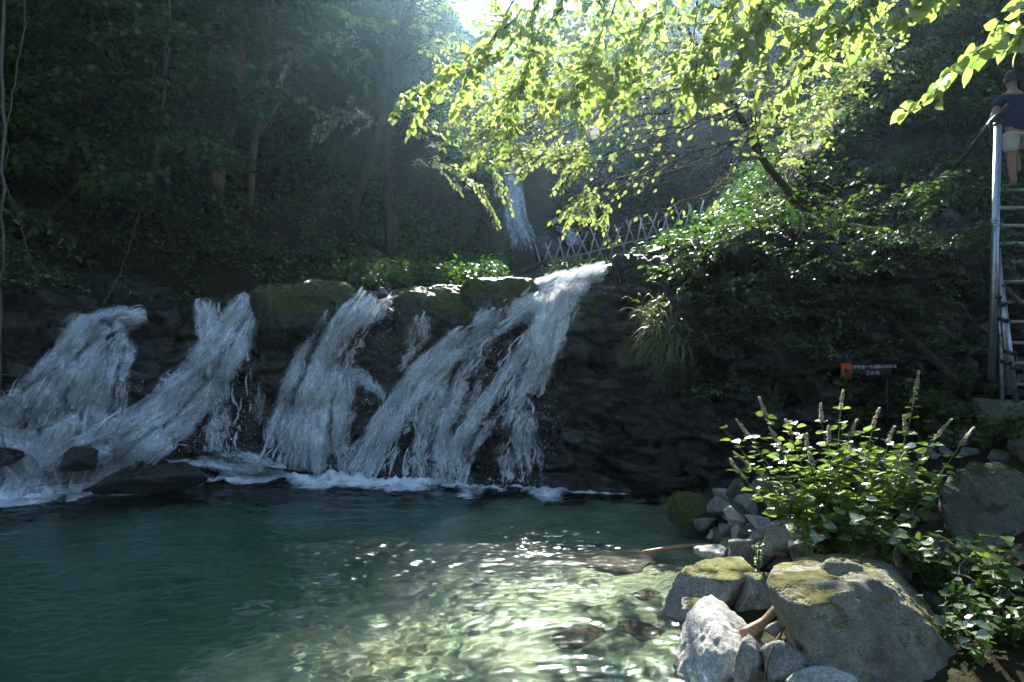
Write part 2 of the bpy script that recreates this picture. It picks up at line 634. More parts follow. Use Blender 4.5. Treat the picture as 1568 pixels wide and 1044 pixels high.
edge = sstep(0, 0.6, FX + 9.5) * sstep(0, 0.6, 8.7 - FX)
rel = rel.reshape(FX.shape) * up_mask[:, None] * edge
stream_w = np.clip(np.exp(-((FX + 4.5) / 0.45) ** 2) + np.exp(-((FX + 5.6) / 0.4) ** 2) + np.exp(-((FX + 2.0) / 0.5) ** 2) + np.exp(-((FX - 0.8) / 0.7) ** 2), 0, 1)
rel *= 1 - 0.35 * stream_w
P = P + N * rel[..., None]
CLIFF_P = P
i_ = np.arange(P.shape[0] * nx).reshape(P.shape[0], nx)
cf = np.stack([i_[:-1, :-1].ravel(), i_[:-1, 1:].ravel(), i_[1:, 1:].ravel(), i_[1:, :-1].ravel()], 1)
cliff = obj('rock_face', mesh_np('rock_face', P.reshape(-1, 3), cf), M_cliff)
tag(cliff, kind='structure')
BVH = BVHTree.FromPolygons([tuple(v) for v in P.reshape(-1, 3)], [tuple(f) for f in cf.tolist()])


def surf(x, y, near=3.0, lift=0.0):
    """first ground or rock met on the bearing of a photograph pixel"""
    d = np.array(pray(x, y)[:])
    h = BVH.ray_cast(Vector((0, 0, EYE)), Vector(d))
    sd = h[3] if h[0] is not None else 1e9
    s = np.linspace(near, 40, 1500)
    p = np.array([0, 0, EYE]) + d * s[:, None]
    hit = np.nonzero(p[:, 2] < HT(p[:, 0], p[:, 1]))[0]
    sl = s[hit[0]] if len(hit) else 40.0
    return Vector(np.array([0, 0, EYE]) + d * (min(sd, sl) - lift))


def on_cliff(x, y):
    """point and normal of the rock step on the bearing of a photograph pixel"""
    h = BVH.ray_cast(Vector((0, 0, EYE)), pray(x, y))
    return h[0], h[1]


# ------------------------------------------------------------------ the pool
def mat_water():
    m, t, out = new_mat('clear_pool_water')
    g = nd(t, 'ShaderNodeBsdfGlass', i_Roughness=0.125, i_IOR=1.333)
    g.inputs[0].default_value = (0.90, 0.98, 0.95, 1)
    ln(t, g.outputs[0], out.inputs[0])
    return m


M_water = mat_water()
xw = np.concatenate([np.linspace(-12, -8.1, 60), np.linspace(-8, 3.4, 540)])
yw = np.concatenate([np.linspace(-4, 2.9, 80), np.linspace(2.92, 11.2, 430)])
WX, WY = np.meshgrid(xw, yw)
turb = np.exp(-np.maximum(0, ci(WX, CYF) - WY) / 1.1)          # rougher where the falls land
wob = 0.35 * n2(WX, WY, 1.1, 2, 13.0)
chop = 0.6 + 0.8 * sstep(-0.25, 0.5, n2(WX, WY, 0.55, 2, 21.0))
WZ = 0.016 * n2(WX + wob, WY * 1.35, 1.2, 2, 3.0) + chop * (0.0055 * n2(WX + wob, WY * 1.7, 3.4, 2, 6.0) + 0.0085 * n2(WX, (WY + wob) * 1.6, 9.0, 1, 7.0) + 0.0072 * n2(WX + wob, WY * 1.5, 15.0, 1, 17.0)) + turb * (0.05 * n2(WX, WY * 1.3, 2.4, 3, 8.0) + 0.015)
inw = (WX < shore(WY) + 0.7) & (WY < ci(WX, CYF) + 0.55)
water = obj('pool_water', grid_mesh('pool_water', WX, WY, WZ, inw), M_water)
tag(water, kind='structure')
water.cycles.is_caustics_caster = True
bpy.data.objects['pool_bed'].cycles.is_caustics_receiver = True
cliff.cycles.is_caustics_receiver = True
# ------------------------------------------------------------------ falling water
def mat_fall(name, amax=0.85, sharp=0.5, fine=34.0, col=(0.86, 0.92, 0.97)):
    m, t, out = new_mat(name)
    uv = nd(t, 'ShaderNodeUVMap', uv_map='UVMap').outputs[0]
    geo = nd(t, 'ShaderNodeNewGeometry')
    sx = nd(t, 'ShaderNodeSeparateXYZ')
    ln(t, uv, sx.inputs[0])
    u, v = sx.outputs[0], sx.outputs[1]
    edge = math_(t, 'MULTIPLY', math_(t, 'MULTIPLY', u, math_(t, 'SUBTRACT', 1.0, u)), 4.0)
    edge = math_(t, 'POWER', edge, 0.9)
    uv2 = nd(t, 'ShaderNodeUVMap', uv_map='metres').outputs[0]
    sy = nd(t, 'ShaderNodeSeparateXYZ')
    ln(t, uv2, sy.inputs[0])
    cb = nd(t, 'ShaderNodeCombineXYZ')
    ln(t, math_(t, 'MULTIPLY', sy.outputs[0], fine), cb.inputs[0])
    ln(t, math_(t, 'MULTIPLY', v, fine * 0.3), cb.inputs[1])
    ln(t, math_(t, 'MULTIPLY', geo.outputs['Random Per Island'], 57.0), cb.inputs[2])
    n1 = noise(t, cb.outputs[0], 1.0, 4, 0.62, distort=0.5)
    cb2 = nd(t, 'ShaderNodeCombineXYZ')
    ln(t, math_(t, 'MULTIPLY', sy.outputs[0], 5.0), cb2.inputs[0])
    ln(t, math_(t, 'MULTIPLY', v, 2.2), cb2.inputs[1])
    ln(t, math_(t, 'MULTIPLY', geo.outputs['Random Per Island'], 31.0), cb2.inputs[2])
    n2_ = noise(t, cb2.outputs[0], 1.0, 3, 0.6)
    nn = math_(t, 'ADD', math_(t, 'MULTIPLY', n1, 0.62), math_(t, 'MULTIPLY', n2_, 0.38))
    nn = math_(t, 'ADD', nn, math_(t, 'MULTIPLY', math_(t, 'SUBTRACT', edge, 1.0), 0.16))
    k = nd(t, 'ShaderNodeMapRange')
    k.inputs[1].default_value = sharp - 0.10
    k.inputs[2].default_value = sharp + 0.17
    ln(t, nn, k.inputs[0])
    al = math_(t, 'MULTIPLY', math_(t, 'MULTIPLY', k.outputs[0], edge), amax, True)
    d = nd(t, 'ShaderNodeBsdfDiffuse')
    d.inputs[0].default_value = col + (1,)
    tr = nd(t, 'ShaderNodeBsdfTranslucent')
    tr.inputs[0].default_value = col + (1,)
    mx = nd(t, 'ShaderNodeMixShader', i_0=0.28)
    ln(t, d.outputs[0], mx.inputs[1])
    ln(t, tr.outputs[0], mx.inputs[2])
    gl = nd(t, 'ShaderNodeBsdfGlossy', i_Roughness=0.25)
    mg = nd(t, 'ShaderNodeMixShader', i_0=0.12)
    ln(t, mx.outputs[0], mg.inputs[1])
    ln(t, gl.outputs[0], mg.inputs[2])
    tp = nd(t, 'ShaderNodeBsdfTransparent')
    mo = nd(t, 'ShaderNodeMixShader')
    ln(t, al, mo.inputs[0])
    ln(t, tp.outputs[0], mo.inputs[1])
    ln(t, mg.outputs[0], mo.inputs[2])
    ln(t, mo.outputs[0], out.inputs[0])
    return m


M_veil = mat_fall('white_water_veil', 0.9, 0.50, 24.0)
M_far = mat_fall('far_water_veil', 0.5, 0.46, 14.0)
M_core = mat_fall('white_water_core', 1.0, 0.455, 18.0, (0.93, 0.96, 0.98))
M_thread = mat_fall('white_water_threads', 0.9, 0.40, 60.0)


class Ribbons:
    def __init__(self):
        self.v, self.f, self.uv, self.um, self.n = [], [], [], [], 0

    def add(self, P, side, wid):
        """strip along P, half width wid, across side"""
        n = len(P)
        L = P - side * wid[:, None]
        Rr = P + side * wid[:, None]
        V = np.stack([L, Rr], 1).reshape(-1, 3)
        s = np.concatenate([[0], np.cumsum(np.linalg.norm(np.diff(P, axis=0), axis=1))]) + rng.uniform(0, 40)
        uv = np.stack([np.tile([0.0, 1.0], n), np.repeat(s, 2)], 1)
        k = np.arange(n - 1) * 2 + self.n
        self.um.append(np.stack([np.stack([-wid, wid], 1).ravel(), np.repeat(s, 2)], 1))
        self.v.append(V)
        self.uv.append(uv)
        self.f.append(np.stack([k, k + 1, k + 3, k + 2], 1))
        self.n += len(V)

    def build(self, name, mat, parent):
        V, F, U = np.concatenate(self.v), np.concatenate(self.f), np.concatenate(self.uv)
        me = mesh_np(name, V, F)
        lay = me.uv_layers.new(name='UVMap')
        lay.data.foreach_set('uv', U[F.ravel()].astype(np.float32).ravel())
        U2 = np.concatenate(self.um)
        lay = me.uv_layers.new(name='metres')
        lay.data.foreach_set('uv', U2[F.ravel()].astype(np.float32).ravel())
        return obj(name, me, mat, parent)


def stream(rb, line, n, wpx, lens=(0.4, 1.0), off=(0.02, 0.09), wig=5.0, spread=0.62, step=11.0, gate=0.0):
    """n strips down one stream; line = [(px, py, half width px)...] from the lip to the foot"""
    L = np.array(line, float)
    s = np.concatenate([[0], np.cumsum(np.hypot(np.diff(L[:, 0]), np.diff(L[:, 1])))])
    tot = s[-1]
    for _ in range(n):
        fl = rng.uniform(*lens)
        a0 = rng.uniform(0, 1 - fl) if rng.random() < 0.75 else (0 if rng.random() < .5 else 1 - fl)
        m = max(4, int(fl * tot / step))
        q = (a0 + fl * np.linspace(0, 1, m)) * tot
        cx, cy, hw = (np.interp(q, s, L[:, k]) for k in range(3))
        tx, ty = np.gradient(cx), np.gradient(cy)
        tl = np.hypot(tx, ty) + 1e-6
        a = np.clip(rng.normal(0, spread), -1.15, 1.15)
        if gate and perlin(np.array([[a * 2.3 + L[0, 0] * 0.11, (a0 + fl / 2) * tot * 0.009, L[0, 1] * 0.13]]))[0] < gate - 1.0 + 0.8:
            continue
        seed = rng.uniform(0, 500)
        wob = wig * perlin(np.stack([q * 0.018, np.full(m, a * 2.2), np.full(m, seed if wig > 7 else 3.7)], 1)) + 1.5 * perlin(np.stack([q * 0.06, np.full(m, seed), np.zeros(m)], 1))
        pxx = cx - ty / tl * (a * hw + wob)
        pyy = cy + tx / tl * (a * hw + wob)
        pts, nors, rk = [], [], []
        yprev = 99.0
        for k in range(m):
            h = BVH.ray_cast(Vector((0, 0, EYE)), pray(pxx[k], pyy[k]))
            if h[0] is None:
                continue
            Y = min(h[0].y, yprev + 0.03)
            yprev = Y
            pts.append(pix(pxx[k], pyy[k], Y))
            nors.append(h[1])
            rk.append((pxx[k], pyy[k], h[0].y))
        if len(pts) < 4:
            continue
        Pn = np.array(pts)
        for _k in range(2):
            Pn[1:-1] = 0.25 * Pn[:-2] + 0.5 * Pn[1:-1] + 0.25 * Pn[2:]
        for k in range(len(Pn)):                      # water runs over the ledges, never behind them
            lim = min(r_[2] for r_ in rk[max(0, k - 1):k + 2]) - 0.025
            if Pn[k][1] > lim:
                Pn[k] = pix(rk[k][0], rk[k][1], lim)[:]
        Nn = np.array(nors)
        Nn[:, 2] = np.maximum(Nn[:, 2], 0.0)
        Nn = 0.4 * Nn + np.array([0, -0.75, 0.25])
        Nn /= np.linalg.norm(Nn, axis=1)[:, None]
        Pn = Pn + Nn * rng.uniform(*off)
        T = np.gradient(Pn, axis=0)
        T /= np.linalg.norm(T, axis=1)[:, None] + 1e-9
        side = np.cross(T, Nn + rng.normal(0, 0.35, 3))
        side /= np.linalg.norm(side, axis=1)[:, None] + 1e-9
        wm = rng.uniform(*wpx) * np.mean(Pn[:, 1]) / FPX * 0.5
        prof = np.sin(np.pi * np.clip(np.linspace(0.04, 0.98, len(Pn)), 0, 1)) ** 0.55
        rb.add(Pn, side, wm * prof)


def cascade(label, streams, group='cascades side by side over the rock step'):
    top = streams[0][0][0]
    base = on_cliff(streams[0][0][-1][0], streams[0][0][-1][1])[0] or pix(streams[0][0][-1][0], streams[0][0][-1][1], 9)
    o = thing('waterfall', (0, 0, 0), label, 'waterfall', group)
    ve, th, co = Ribbons(), Ribbons(), Ribbons()
    for line, dens, veil in streams:
        ln_px = sum(math.hypot(line[k + 1][0] - line[k][0], line[k + 1][1] - line[k][1]) for k in range(len(line) - 1))
        wmean = np.mean([p[2] for p in line])
        A = ln_px * wmean * 2
        if veil > 0:
            stream(ve, line, int(A / 330 * veil) + 4, (14, 50), (0.15, 0.55), gate=0.12, spread=0.72, wig=8.0)
        if veil > 1.3:
            stream(co, line, int(A / 340 * veil) + 3, (8, 30), (0.12, 0.45), gate=0.16, spread=0.5, wig=10.0)
        stream(th, line, int(A / 150 * dens) + 4, (1.5, 7.0), (0.04, 0.16), (0.03, 0.18), wig=13.0, spread=0.85, gate=0.12)
    tag(ve.build('water_veil', M_veil, o), kind='stuff')
    tag(th.build('water_threads', M_thread, o), kind='stuff')
    if co.n:
        tag(co.build('white_core', M_core, o), kind='stuff')
    return o


M_drop = mat_plain('white_drops', (0.85, 0.9, 0.95), 0.3, var=0.05)
c1 = cascade('broad misty waterfall at the far left foaming over the pool edge', [
    ([(226, 486, 5), (185, 494, 14), (150, 520, 36), (115, 580, 46), (85, 640, 62), (50, 700, 80), (10, 765, 90)], 1.2, 2.4),
    ([(200, 520, 6), (192, 580, 8), (180, 630, 18), (130, 700, 30)], 0.7, 0.7),
    ([(-20, 655, 20), (30, 700, 40), (60, 755, 45)], 1.0, 2.0),
])
c2 = cascade('slanting waterfall left of the pale mossy crest boulder with a thin veil on its right', [
    ([(388, 458, 10), (352, 520, 20), (310, 580, 26), (258, 640, 34), (190, 690, 38), (110, 735, 40), (60, 765, 40)], 1.2, 2.2),
    ([(316, 462, 17), (314, 500, 16), (322, 540, 18), (300, 590, 22)], 1.6, 2.2),
    ([(368, 500, 18), (365, 560, 30), (360, 620, 34), (362, 690, 30)], 0.9, 0.35),
    ([(330, 590, 40), (310, 640, 66), (300, 690, 80)], 0.6, 0.5),
    ([(240, 700, 20), (330, 712, 24), (440, 728, 16)], 1.0, 1.0),
])
c3 = cascade('middle waterfall dropping in two tiers right of the mossy crest boulders', [
    ([(566, 452, 18), (530, 500, 28), (500, 560, 34), (480, 620, 42), (470, 670, 46), (462, 722, 55)], 1.2, 1.7),
    ([(605, 452, 24), (560, 500, 18), (535, 560, 14)], 0.8, 0.8),
    ([(628, 450, 8), (645, 490, 9), (640, 530, 8), (612, 570, 10)], 1.0, 0.8),
    ([(500, 570, 8), (550, 572, 8), (585, 602, 7), (590, 640, 8)], 1.0, 0.8),
])
c4 = cascade('largest waterfall at the right, a sunlit sheet fanning down to the left', [
    ([(925, 402, 10), (880, 418, 20), (850, 450, 28), (832, 500, 30), (815, 560, 26), (800, 600, 24)], 1.6, 2.2),
    ([(880, 412, 8), (800, 462, 16), (740, 505, 16), (680, 545, 16), (630, 600, 16), (588, 660, 20), (548, 735, 26)], 1.4, 1.6),
    ([(800, 470, 20), (730, 520, 24), (690, 570, 28), (662, 640, 34), (640, 738, 44)], 1.1, 1.0),
    ([(830, 480, 20), (790, 550, 30), (745, 620, 32), (705, 680, 26), (690, 745, 24)], 1.2, 1.2),
    ([(805, 580, 22), (800, 620, 20), (795, 680, 22), (798, 742, 34)], 1.0, 0.7),
    ([(640, 690, 50), (630, 742, 75)], 0.8, 1.1),
])


def spray(cas, rects, n):
    """flung drops about the ledges and the foot of a cascade: too small and many to count"""
    mb = MB()
    tet = np.array([[0, 0, 1.0], [.94, 0, -.33], [-.47, .82, -.33], [-.47, -.82, -.33]])
    tf = np.array([[0, 1, 2], [0, 2, 3], [0, 3, 1], [1, 3, 2]])
    for (x0, x1, y0, y1) in rects:
        for _ in range(n):
            a, b = rng.uniform(x0, x1), y1 - abs(rng.normal(0, 0.5)) * (y1 - y0)
            h = BVH.ray_cast(Vector((0, 0, EYE)), pray(a, b))
            if h[0] is None:
                continue
            c = np.array(h[0][:]) + np.array([rng.normal(0, .06), -abs(rng.normal(0.05, .14)), rng.normal(0, .05)])
            s = abs(rng.normal(0, 0.0035)) + 0.002
            mb.add(tet * (s, s, s * rng.uniform(1, 3.5)) + c, tf)
    if mb.n:
        tag(mb.build('spray', M_drop, cas, smooth=True), kind='stuff')


spray(c1, [(0, 170, 640, 770), (90, 220, 490, 700)], 900)
spray(c2, [(120, 400, 660, 745), (290, 395, 460, 680)], 900)
spray(c3, [(420, 580, 640, 735), (480, 650, 450, 640)], 800)
spray(c4, [(530, 840, 640, 752), (640, 860, 480, 700)], 1300)


# white water where the falls land
def mat_foam():
    m, t, out = new_mat('pool_foam')
    tc = nd(t, 'ShaderNodeTexCoord').outputs['Object']
    uv = nd(t, 'ShaderNodeUVMap').outputs[0]
    sx = nd(t, 'ShaderNodeSeparateXYZ')
    ln(t, uv, sx.inputs[0])
    n1 = noise(t, tc, 3.0, 6, 0.72, distort=0.6)
    k = math_(t, 'ADD', n1, sx.outputs[1])
    al = ramp(t, k, [(0.62, (0, 0, 0)), (0.95, (1, 1, 1))])
    d = nd(t, 'ShaderNodeBsdfDiffuse')
    d.inputs[0].default_value = (0.82, 0.88, 0.92, 1)
    tp = nd(t, 'ShaderNodeBsdfTransparent')
    mo = nd(t, 'ShaderNodeMixShader')
    ln(t, al, mo.inputs[0])
    ln(t, tp.outputs[0], mo.inputs[1])
    ln(t, d.outputs[0], mo.inputs[2])
    ln(t, mo.outputs[0], out.inputs[0])
    return m


fx = np.linspace(-8.5, 1.6, 420)
dv_ = np.linspace(-0.35, 2.6, 84)
FXX, FD = np.meshgrid(fx, dv_)
reach = np.interp(fx, [-8.5, -6.6, -5.6, -4.8, -4.0, -3.2, -2.4, -1.6, -0.8, 0, 0.5, 1.0, 1.6], [3.0, 2.6, 2.0, 1.2, .8, 1.2, 1.2, 1.3, 1.2, 1.0, 1.0, .5, .15])
FYY = ci(FXX, CYF) - 0.05 - FD * 0.75 + 0.1 * n2(FXX, FD, 1.5, 2, 2.2)
env = np.interp(fx, [-8.5, -7, -6, -5.2, -4.6, -3.9, -3.4, -2.6, -2.0, -1.7, -1.2, -0.2, 0.5, 0.9, 1.6], [1, 1, .9, .45, .5, .35, .7, .8, .4, .8, .8, .7, .5, .1, 0])[None, :]
FZZ = 0.02 + env * np.exp(-(np.maximum(FD, 0) / 0.5) ** 2) * (0.05 + 0.20 * np.abs(n2(FXX, FYY, 3.0, 4, 5.5))) + 0.03 * np.clip(n2(FXX, FYY, 6.0, 3, 5.5), -0.4, 1) * np.exp(-np.maximum(FD, 0) / 0.9) 
me = grid_mesh('foam', FXX, FYY, FZZ)
lay = me.uv_layers.new(name='UVMap')
amt = 0.46 - 0.6 * np.clip(FD, 0, 9) / (reach[None, :] * (1 + 0.9 * n2(FXX, FD * 0.2, 1.7, 3, 4.4)).clip(0.25, 3)) + 0.25 * n2(FXX, FD, 1.2, 2, 8.8)
amt = np.clip(amt, -1, 0.6).ravel()
vi = np.zeros(len(me.loops), np.int32)
me.loops.foreach_get('vertex_index', vi)
lay.data.foreach_set('uv', np.stack([np.zeros(len(vi)), amt[vi]], 1).astype(np.float32).ravel())
tag(obj('foam', me, mat_foam()), kind='stuff')
# ------------------------------------------------------------------ foliage
LEAF_SMALL = (np.array([[0, 0, 0], [0.34, 0.42, 0.07], [0, 1, -0.05], [-0.34, 0.42, 0.07]]), np.array([[0, 1, 2], [0, 2, 3]]))
_hl = [(0, 0.0, 0), (0.22, -0.06, .03), (0.46, 0.12, .05), (0.5, 0.36, .06), (0.36, 0.64, .04), (0.14, 0.86, 0), (0, 1.04, -.06)]
_hm = [(0, 0.0, 0), (0, 0.3, 0), (0, 0.62, -.01)]
_v = [(0, 0, 0), (.22, -.06, .03), (.46, .12, .06), (.5, .36, .07), (.36, .64, .04), (.14, .86, -.01), (0, 1.04, -.08),
      (-.14, .86, -.01), (-.36, .64, .04), (-.5, .36, .07), (-.46, .12, .06), (-.22, -.06, .03), (0, .34, 0), (0, .66, -.02)]
LEAF_HEART = (np.array(_v), np.array([[0, 1, 2], [0, 2, 12], [2, 3, 12], [3, 4, 13], [3, 13, 12], [4, 5, 13], [5, 6, 13],
                                      [6, 7, 13], [7, 8, 13], [8, 9, 13], [9, 12, 13], [9, 10, 12], [10, 0, 12], [10, 11, 0]]))
_b = [(0, 0, 0), (.2, .2, .03), (.3, .45, .04), (.2, .75, .01), (0, 1, -.07), (-.2, .75, .01), (-.3, .45, .04), (-.2, .2, .03), (0, .45, -.01)]
LEAF_OVAL = (np.array(_b), np.array([[0, 1, 8], [1, 2, 8], [2, 3, 8], [3, 4, 8], [4, 5, 8], [5, 6, 8], [6, 7, 8], [7, 0, 8]]))


def frames(dirs, ups):
    Yd = dirs / (np.linalg.norm(dirs, axis=1)[:, None] + 1e-9)
    Xd = np.cross(Yd, ups)
    Xd /= np.linalg.norm(Xd, axis=1)[:, None] + 1e-9
    Zd = np.cross(Xd, Yd)
    return np.stack([Xd, Yd, Zd], 2)          # columns


def leaf_mesh(name, tmpl, pos, dirs, ups, size, mat):
    tv, tf = tmpl
    M3 = frames(dirs, ups)
    V = np.einsum('nij,kj->nki', M3, tv) * size[:, None, None] + pos[:, None, :]
    n, k = len(pos), len(tv)
    F = (tf[None] + (np.arange(n) * k)[:, None, None]).reshape(-1, 3)
    me = mesh_np(name, V.reshape(-1, 3), F, smooth=False)
    me.materials.append(mat)
    return me


def rand_unit(n):
    v = rng.normal(size=(n, 3))
    return v / np.linalg.norm(v, axis=1)[:, None]


def spray_leaves(centres, per, rad, flat, size, tilt=0.45):
    """leaves round each twig end, in flattened sprays"""
    n = len(centres) * per
    c = np.repeat(centres, per, axis=0)
    o = rand_unit(n) * (rng.random(n) ** 0.5)[:, None] * rad
    o[:, 2] *= flat
    o[:, 2] -= 0.25 * np.hypot(o[:, 0], o[:, 1]) ** 2 / rad
    d = o + rng.normal(0, 0.35 * rad, (n, 3))
    d[:, 2] = d[:, 2] * 0.5 - 0.2 * rad
    up = np.array([0, 0, 1.0]) + rng.normal(0, tilt, (n, 3))
    return c + o, d, up, size * rng.uniform(0.6, 1.3, n)


def grow_tree(h, lean, crown_r, crown_base, n_limb, twigs, r0, seed):
    """trunk and limbs as tapered tubes, and the twig ends"""
    g = np.random.default_rng(seed)
    mb = MB()
    zs = np.linspace(0, 1, 9)
    path = np.stack([lean[0] * zs ** 1.3 * h + 0.10 * h * 0.3 * np.sin(zs * 3 + g.uniform(0, 6)), lean[1] * zs ** 1.3 * h + 0.03 * h * np.sin(zs * 4 + g.uniform(0, 6)), zs * h], 1)
    path -= path[0]
    path[0, 2] -= 0.3
    mb.tube(path, r0 * (1 - 0.85 * zs) * (1 + 0.5 * np.exp(-zs * 14)), 8)
    tips = []
    for k in range(n_limb):
        f = crown_base + (1 - crown_base) * (k + g.random()) / n_limb
        b = np.array([np.interp(f, zs, path[:, j]) for j in range(3)])
        az = k * 2.4 + g.uniform(-0.5, 0.5)
        L = crown_r * (1.05 - 0.5 * abs(f - crown_base - 0.25)) * g.uniform(0.65, 1.1) * (1.15 - 0.6 * f)
        el = g.uniform(0.15, 0.7) * (0.5 + f)
        d = np.array([math.cos(az) * math.cos(el), math.sin(az) * math.cos(el), math.sin(el)])
        s = np.linspace(0, 1, 6)[:, None]
        q = b + d * L * s + np.array([0, 0, -0.16 * L]) * s ** 2 + g.normal(0, 0.04 * L, (6, 3)) * s
        mb.tube(q, r0 * (1 - f * 0.8) * 0.45 * (1 - 0.85 * s[:, 0]), 5)
        for j in range(twigs):
            fs = g.uniform(0.3, 1.0)
            p0 = np.array([np.interp(fs, s[:, 0], q[:, c]) for c in range(3)])
            a2 = az + g.uniform(-1.5, 1.5)
            l2 = L * 0.45 * g.uniform(0.5, 1.1) * (1.2 - 0.5 * fs)
            d2 = np.array([math.cos(a2), math.sin(a2), g.uniform(-0.15, 0.4)])
            p1 = p0 + d2 * l2 * 0.5 + g.normal(0, 0.05 * l2, 3)
            p2 = p0 + d2 * l2 + np.array([0, 0, -0.12 * l2])
            mb.tube([p0, p1, p2], [r0 * 0.10, r0 * 0.06, r0 * 0.02], 4)
            tips += [p1, p2]
        tips.append(q[-1])
    return mb, np.array(tips)


M_bark = mat_plain('dark_bark', (0.05, 0.038, 0.026), 0.85, var=0.5, scale=5, bump=0.9, stretch=(3, 3, 0.6), spec=0.2)
M_barkp = mat_plain('pale_brown_bark', (0.16, 0.115, 0.07), 0.85, var=0.45, scale=5, bump=0.8, stretch=(3, 3, 0.6), spec=0.2)
M_lf_dark = mat_leaf('deep_green_leaves', [(0.018, 0.055, 0.010), (0.03, 0.08, 0.014), (0.055, 0.11, 0.018), (0.02, 0.06, 0.014)], trans=0.4, gloss=0.03)
M_lf_mid = mat_leaf('green_leaves', [(0.03, 0.08, 0.014), (0.05, 0.11, 0.02), (0.08, 0.135, 0.025), (0.04, 0.095, 0.018)], trans=0.45, gloss=0.05)
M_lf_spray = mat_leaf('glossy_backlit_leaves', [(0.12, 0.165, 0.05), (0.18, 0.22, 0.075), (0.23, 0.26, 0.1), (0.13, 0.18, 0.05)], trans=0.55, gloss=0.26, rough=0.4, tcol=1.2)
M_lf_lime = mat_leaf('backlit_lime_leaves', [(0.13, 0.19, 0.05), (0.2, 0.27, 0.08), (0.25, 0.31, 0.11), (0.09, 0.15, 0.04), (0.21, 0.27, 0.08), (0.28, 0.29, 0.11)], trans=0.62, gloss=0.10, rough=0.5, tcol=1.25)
M_lf_shrub = mat_leaf('shrub_leaves', [(0.035, 0.085, 0.018), (0.06, 0.12, 0.025), (0.09, 0.14, 0.035), (0.045, 0.1, 0.02)], trans=0.45, gloss=0.08, rough=0.4)


# ---- trees of the wood: five grown forms, each tree a copy with its own trunk and crown
forms = []
for k, (h, ln_, cr, cb_, nl, tw, r0) in enumerate([
        (8.5, (0.06, -0.03), 3.2, 0.30, 15, 5, 0.15), (10.5, (-0.05, 0.02), 3.4, 0.36, 16, 5, 0.18),
        (6.5, (0.16, -0.08), 2.8, 0.26, 13, 5, 0.11), (12.5, (0.03, 0.04), 3.8, 0.42, 17, 5, 0.21), (5.0, (0.22, -0.16), 2.4, 0.22, 12, 5, 0.08)]):
    mb, tips = grow_tree(h, ln_, cr, cb_, nl, tw, r0, 100 + k)
    tm = mb.mesh('trunk')
    tm.materials.append(M_bark)
    pos, d, up, sz = spray_leaves(tips, 52, 0.62, 0.24, 0.13)
    cm = {}
    cm[0] = leaf_mesh('crown', LEAF_SMALL, pos, d, up, sz * 1.12, M_lf_dark)
    cm[1] = cm[0].copy()
    cm[1].materials.clear()
    cm[1].materials.append(M_lf_mid)
    forms.append((tm, cm))

SIDE_WORDS = {}


def plant_tree(x, y, form, scale, rz, label, group, tone=0, z=None, tilt=(0, 0)):
    z = float(HT(np.array([x]), np.array([y]))[0]) if z is None else z
    o = thing('tree', (x, y, z), label, 'tree', group, rz)
    o.rotation_euler = (tilt[0], tilt[1], rz)
    o.scale = (scale,) * 3
    tm, cm = forms[form]
    obj('trunk', tm, None, o)
    obj('crown', cm[tone], None, o)
    return o


g = np.random.default_rng(5)
placed = []


def try_place(x, y, dmin):
    for a, b, dd in placed:
        if (a - x) ** 2 + (b - y) ** 2 < max(dmin, 0) ** 2:
            return False
    placed.append((x, y, dmin))
    return True


# left slope, near rows first so the front trees sit where the photograph has them
for (pxx, Y, f, sc, tilt) in [(60, 13.5, 2, 1.0, (0.1, 0.12)), (180, 15.5, 0, 1.0, (0.08, 0.05)), (330, 17.0, 0, 1.05, (0, 0.02)), (-60, 12.0, 4, 1.1, (0.1, 0.1)),
                              (440, 18.5, 2, 1.1, (0.05, 0.1)), (250, 19.0, 1, 1.0, (0, 0)), (560, 20.5, 0, 1.0, (0, 0.0)), (120, 18.0, 3, 1.0, (0, 0))]:
    x = (pxx - 784) / FPX * Y
    try_place(x, Y, 1.6)
    plant_tree(x, Y, f, sc, g.uniform(0, 6.28), 'leafy tree on the dark left slope above the falls', 'trees on the left slope', 0, tilt=tilt)
for k in range(70):
    sa, sb_ = g.uniform(-20, 640), g.uniform(60, 400)
    s_ = surf(sa, sb_, 8.0)
    if not (280 < sa < 450 and sb_ > 90) and s_.y < 30 and try_place(s_.x, s_.y, 1.15):
        plant_tree(s_.x, s_.y, 4, g.uniform(0.55, 0.9), g.uniform(0, 6.28), 'small understorey tree spreading low sprays on the left slope', 'understorey trees on the left slope', 0, tilt=(0.25, 0.25))
cnt = 0
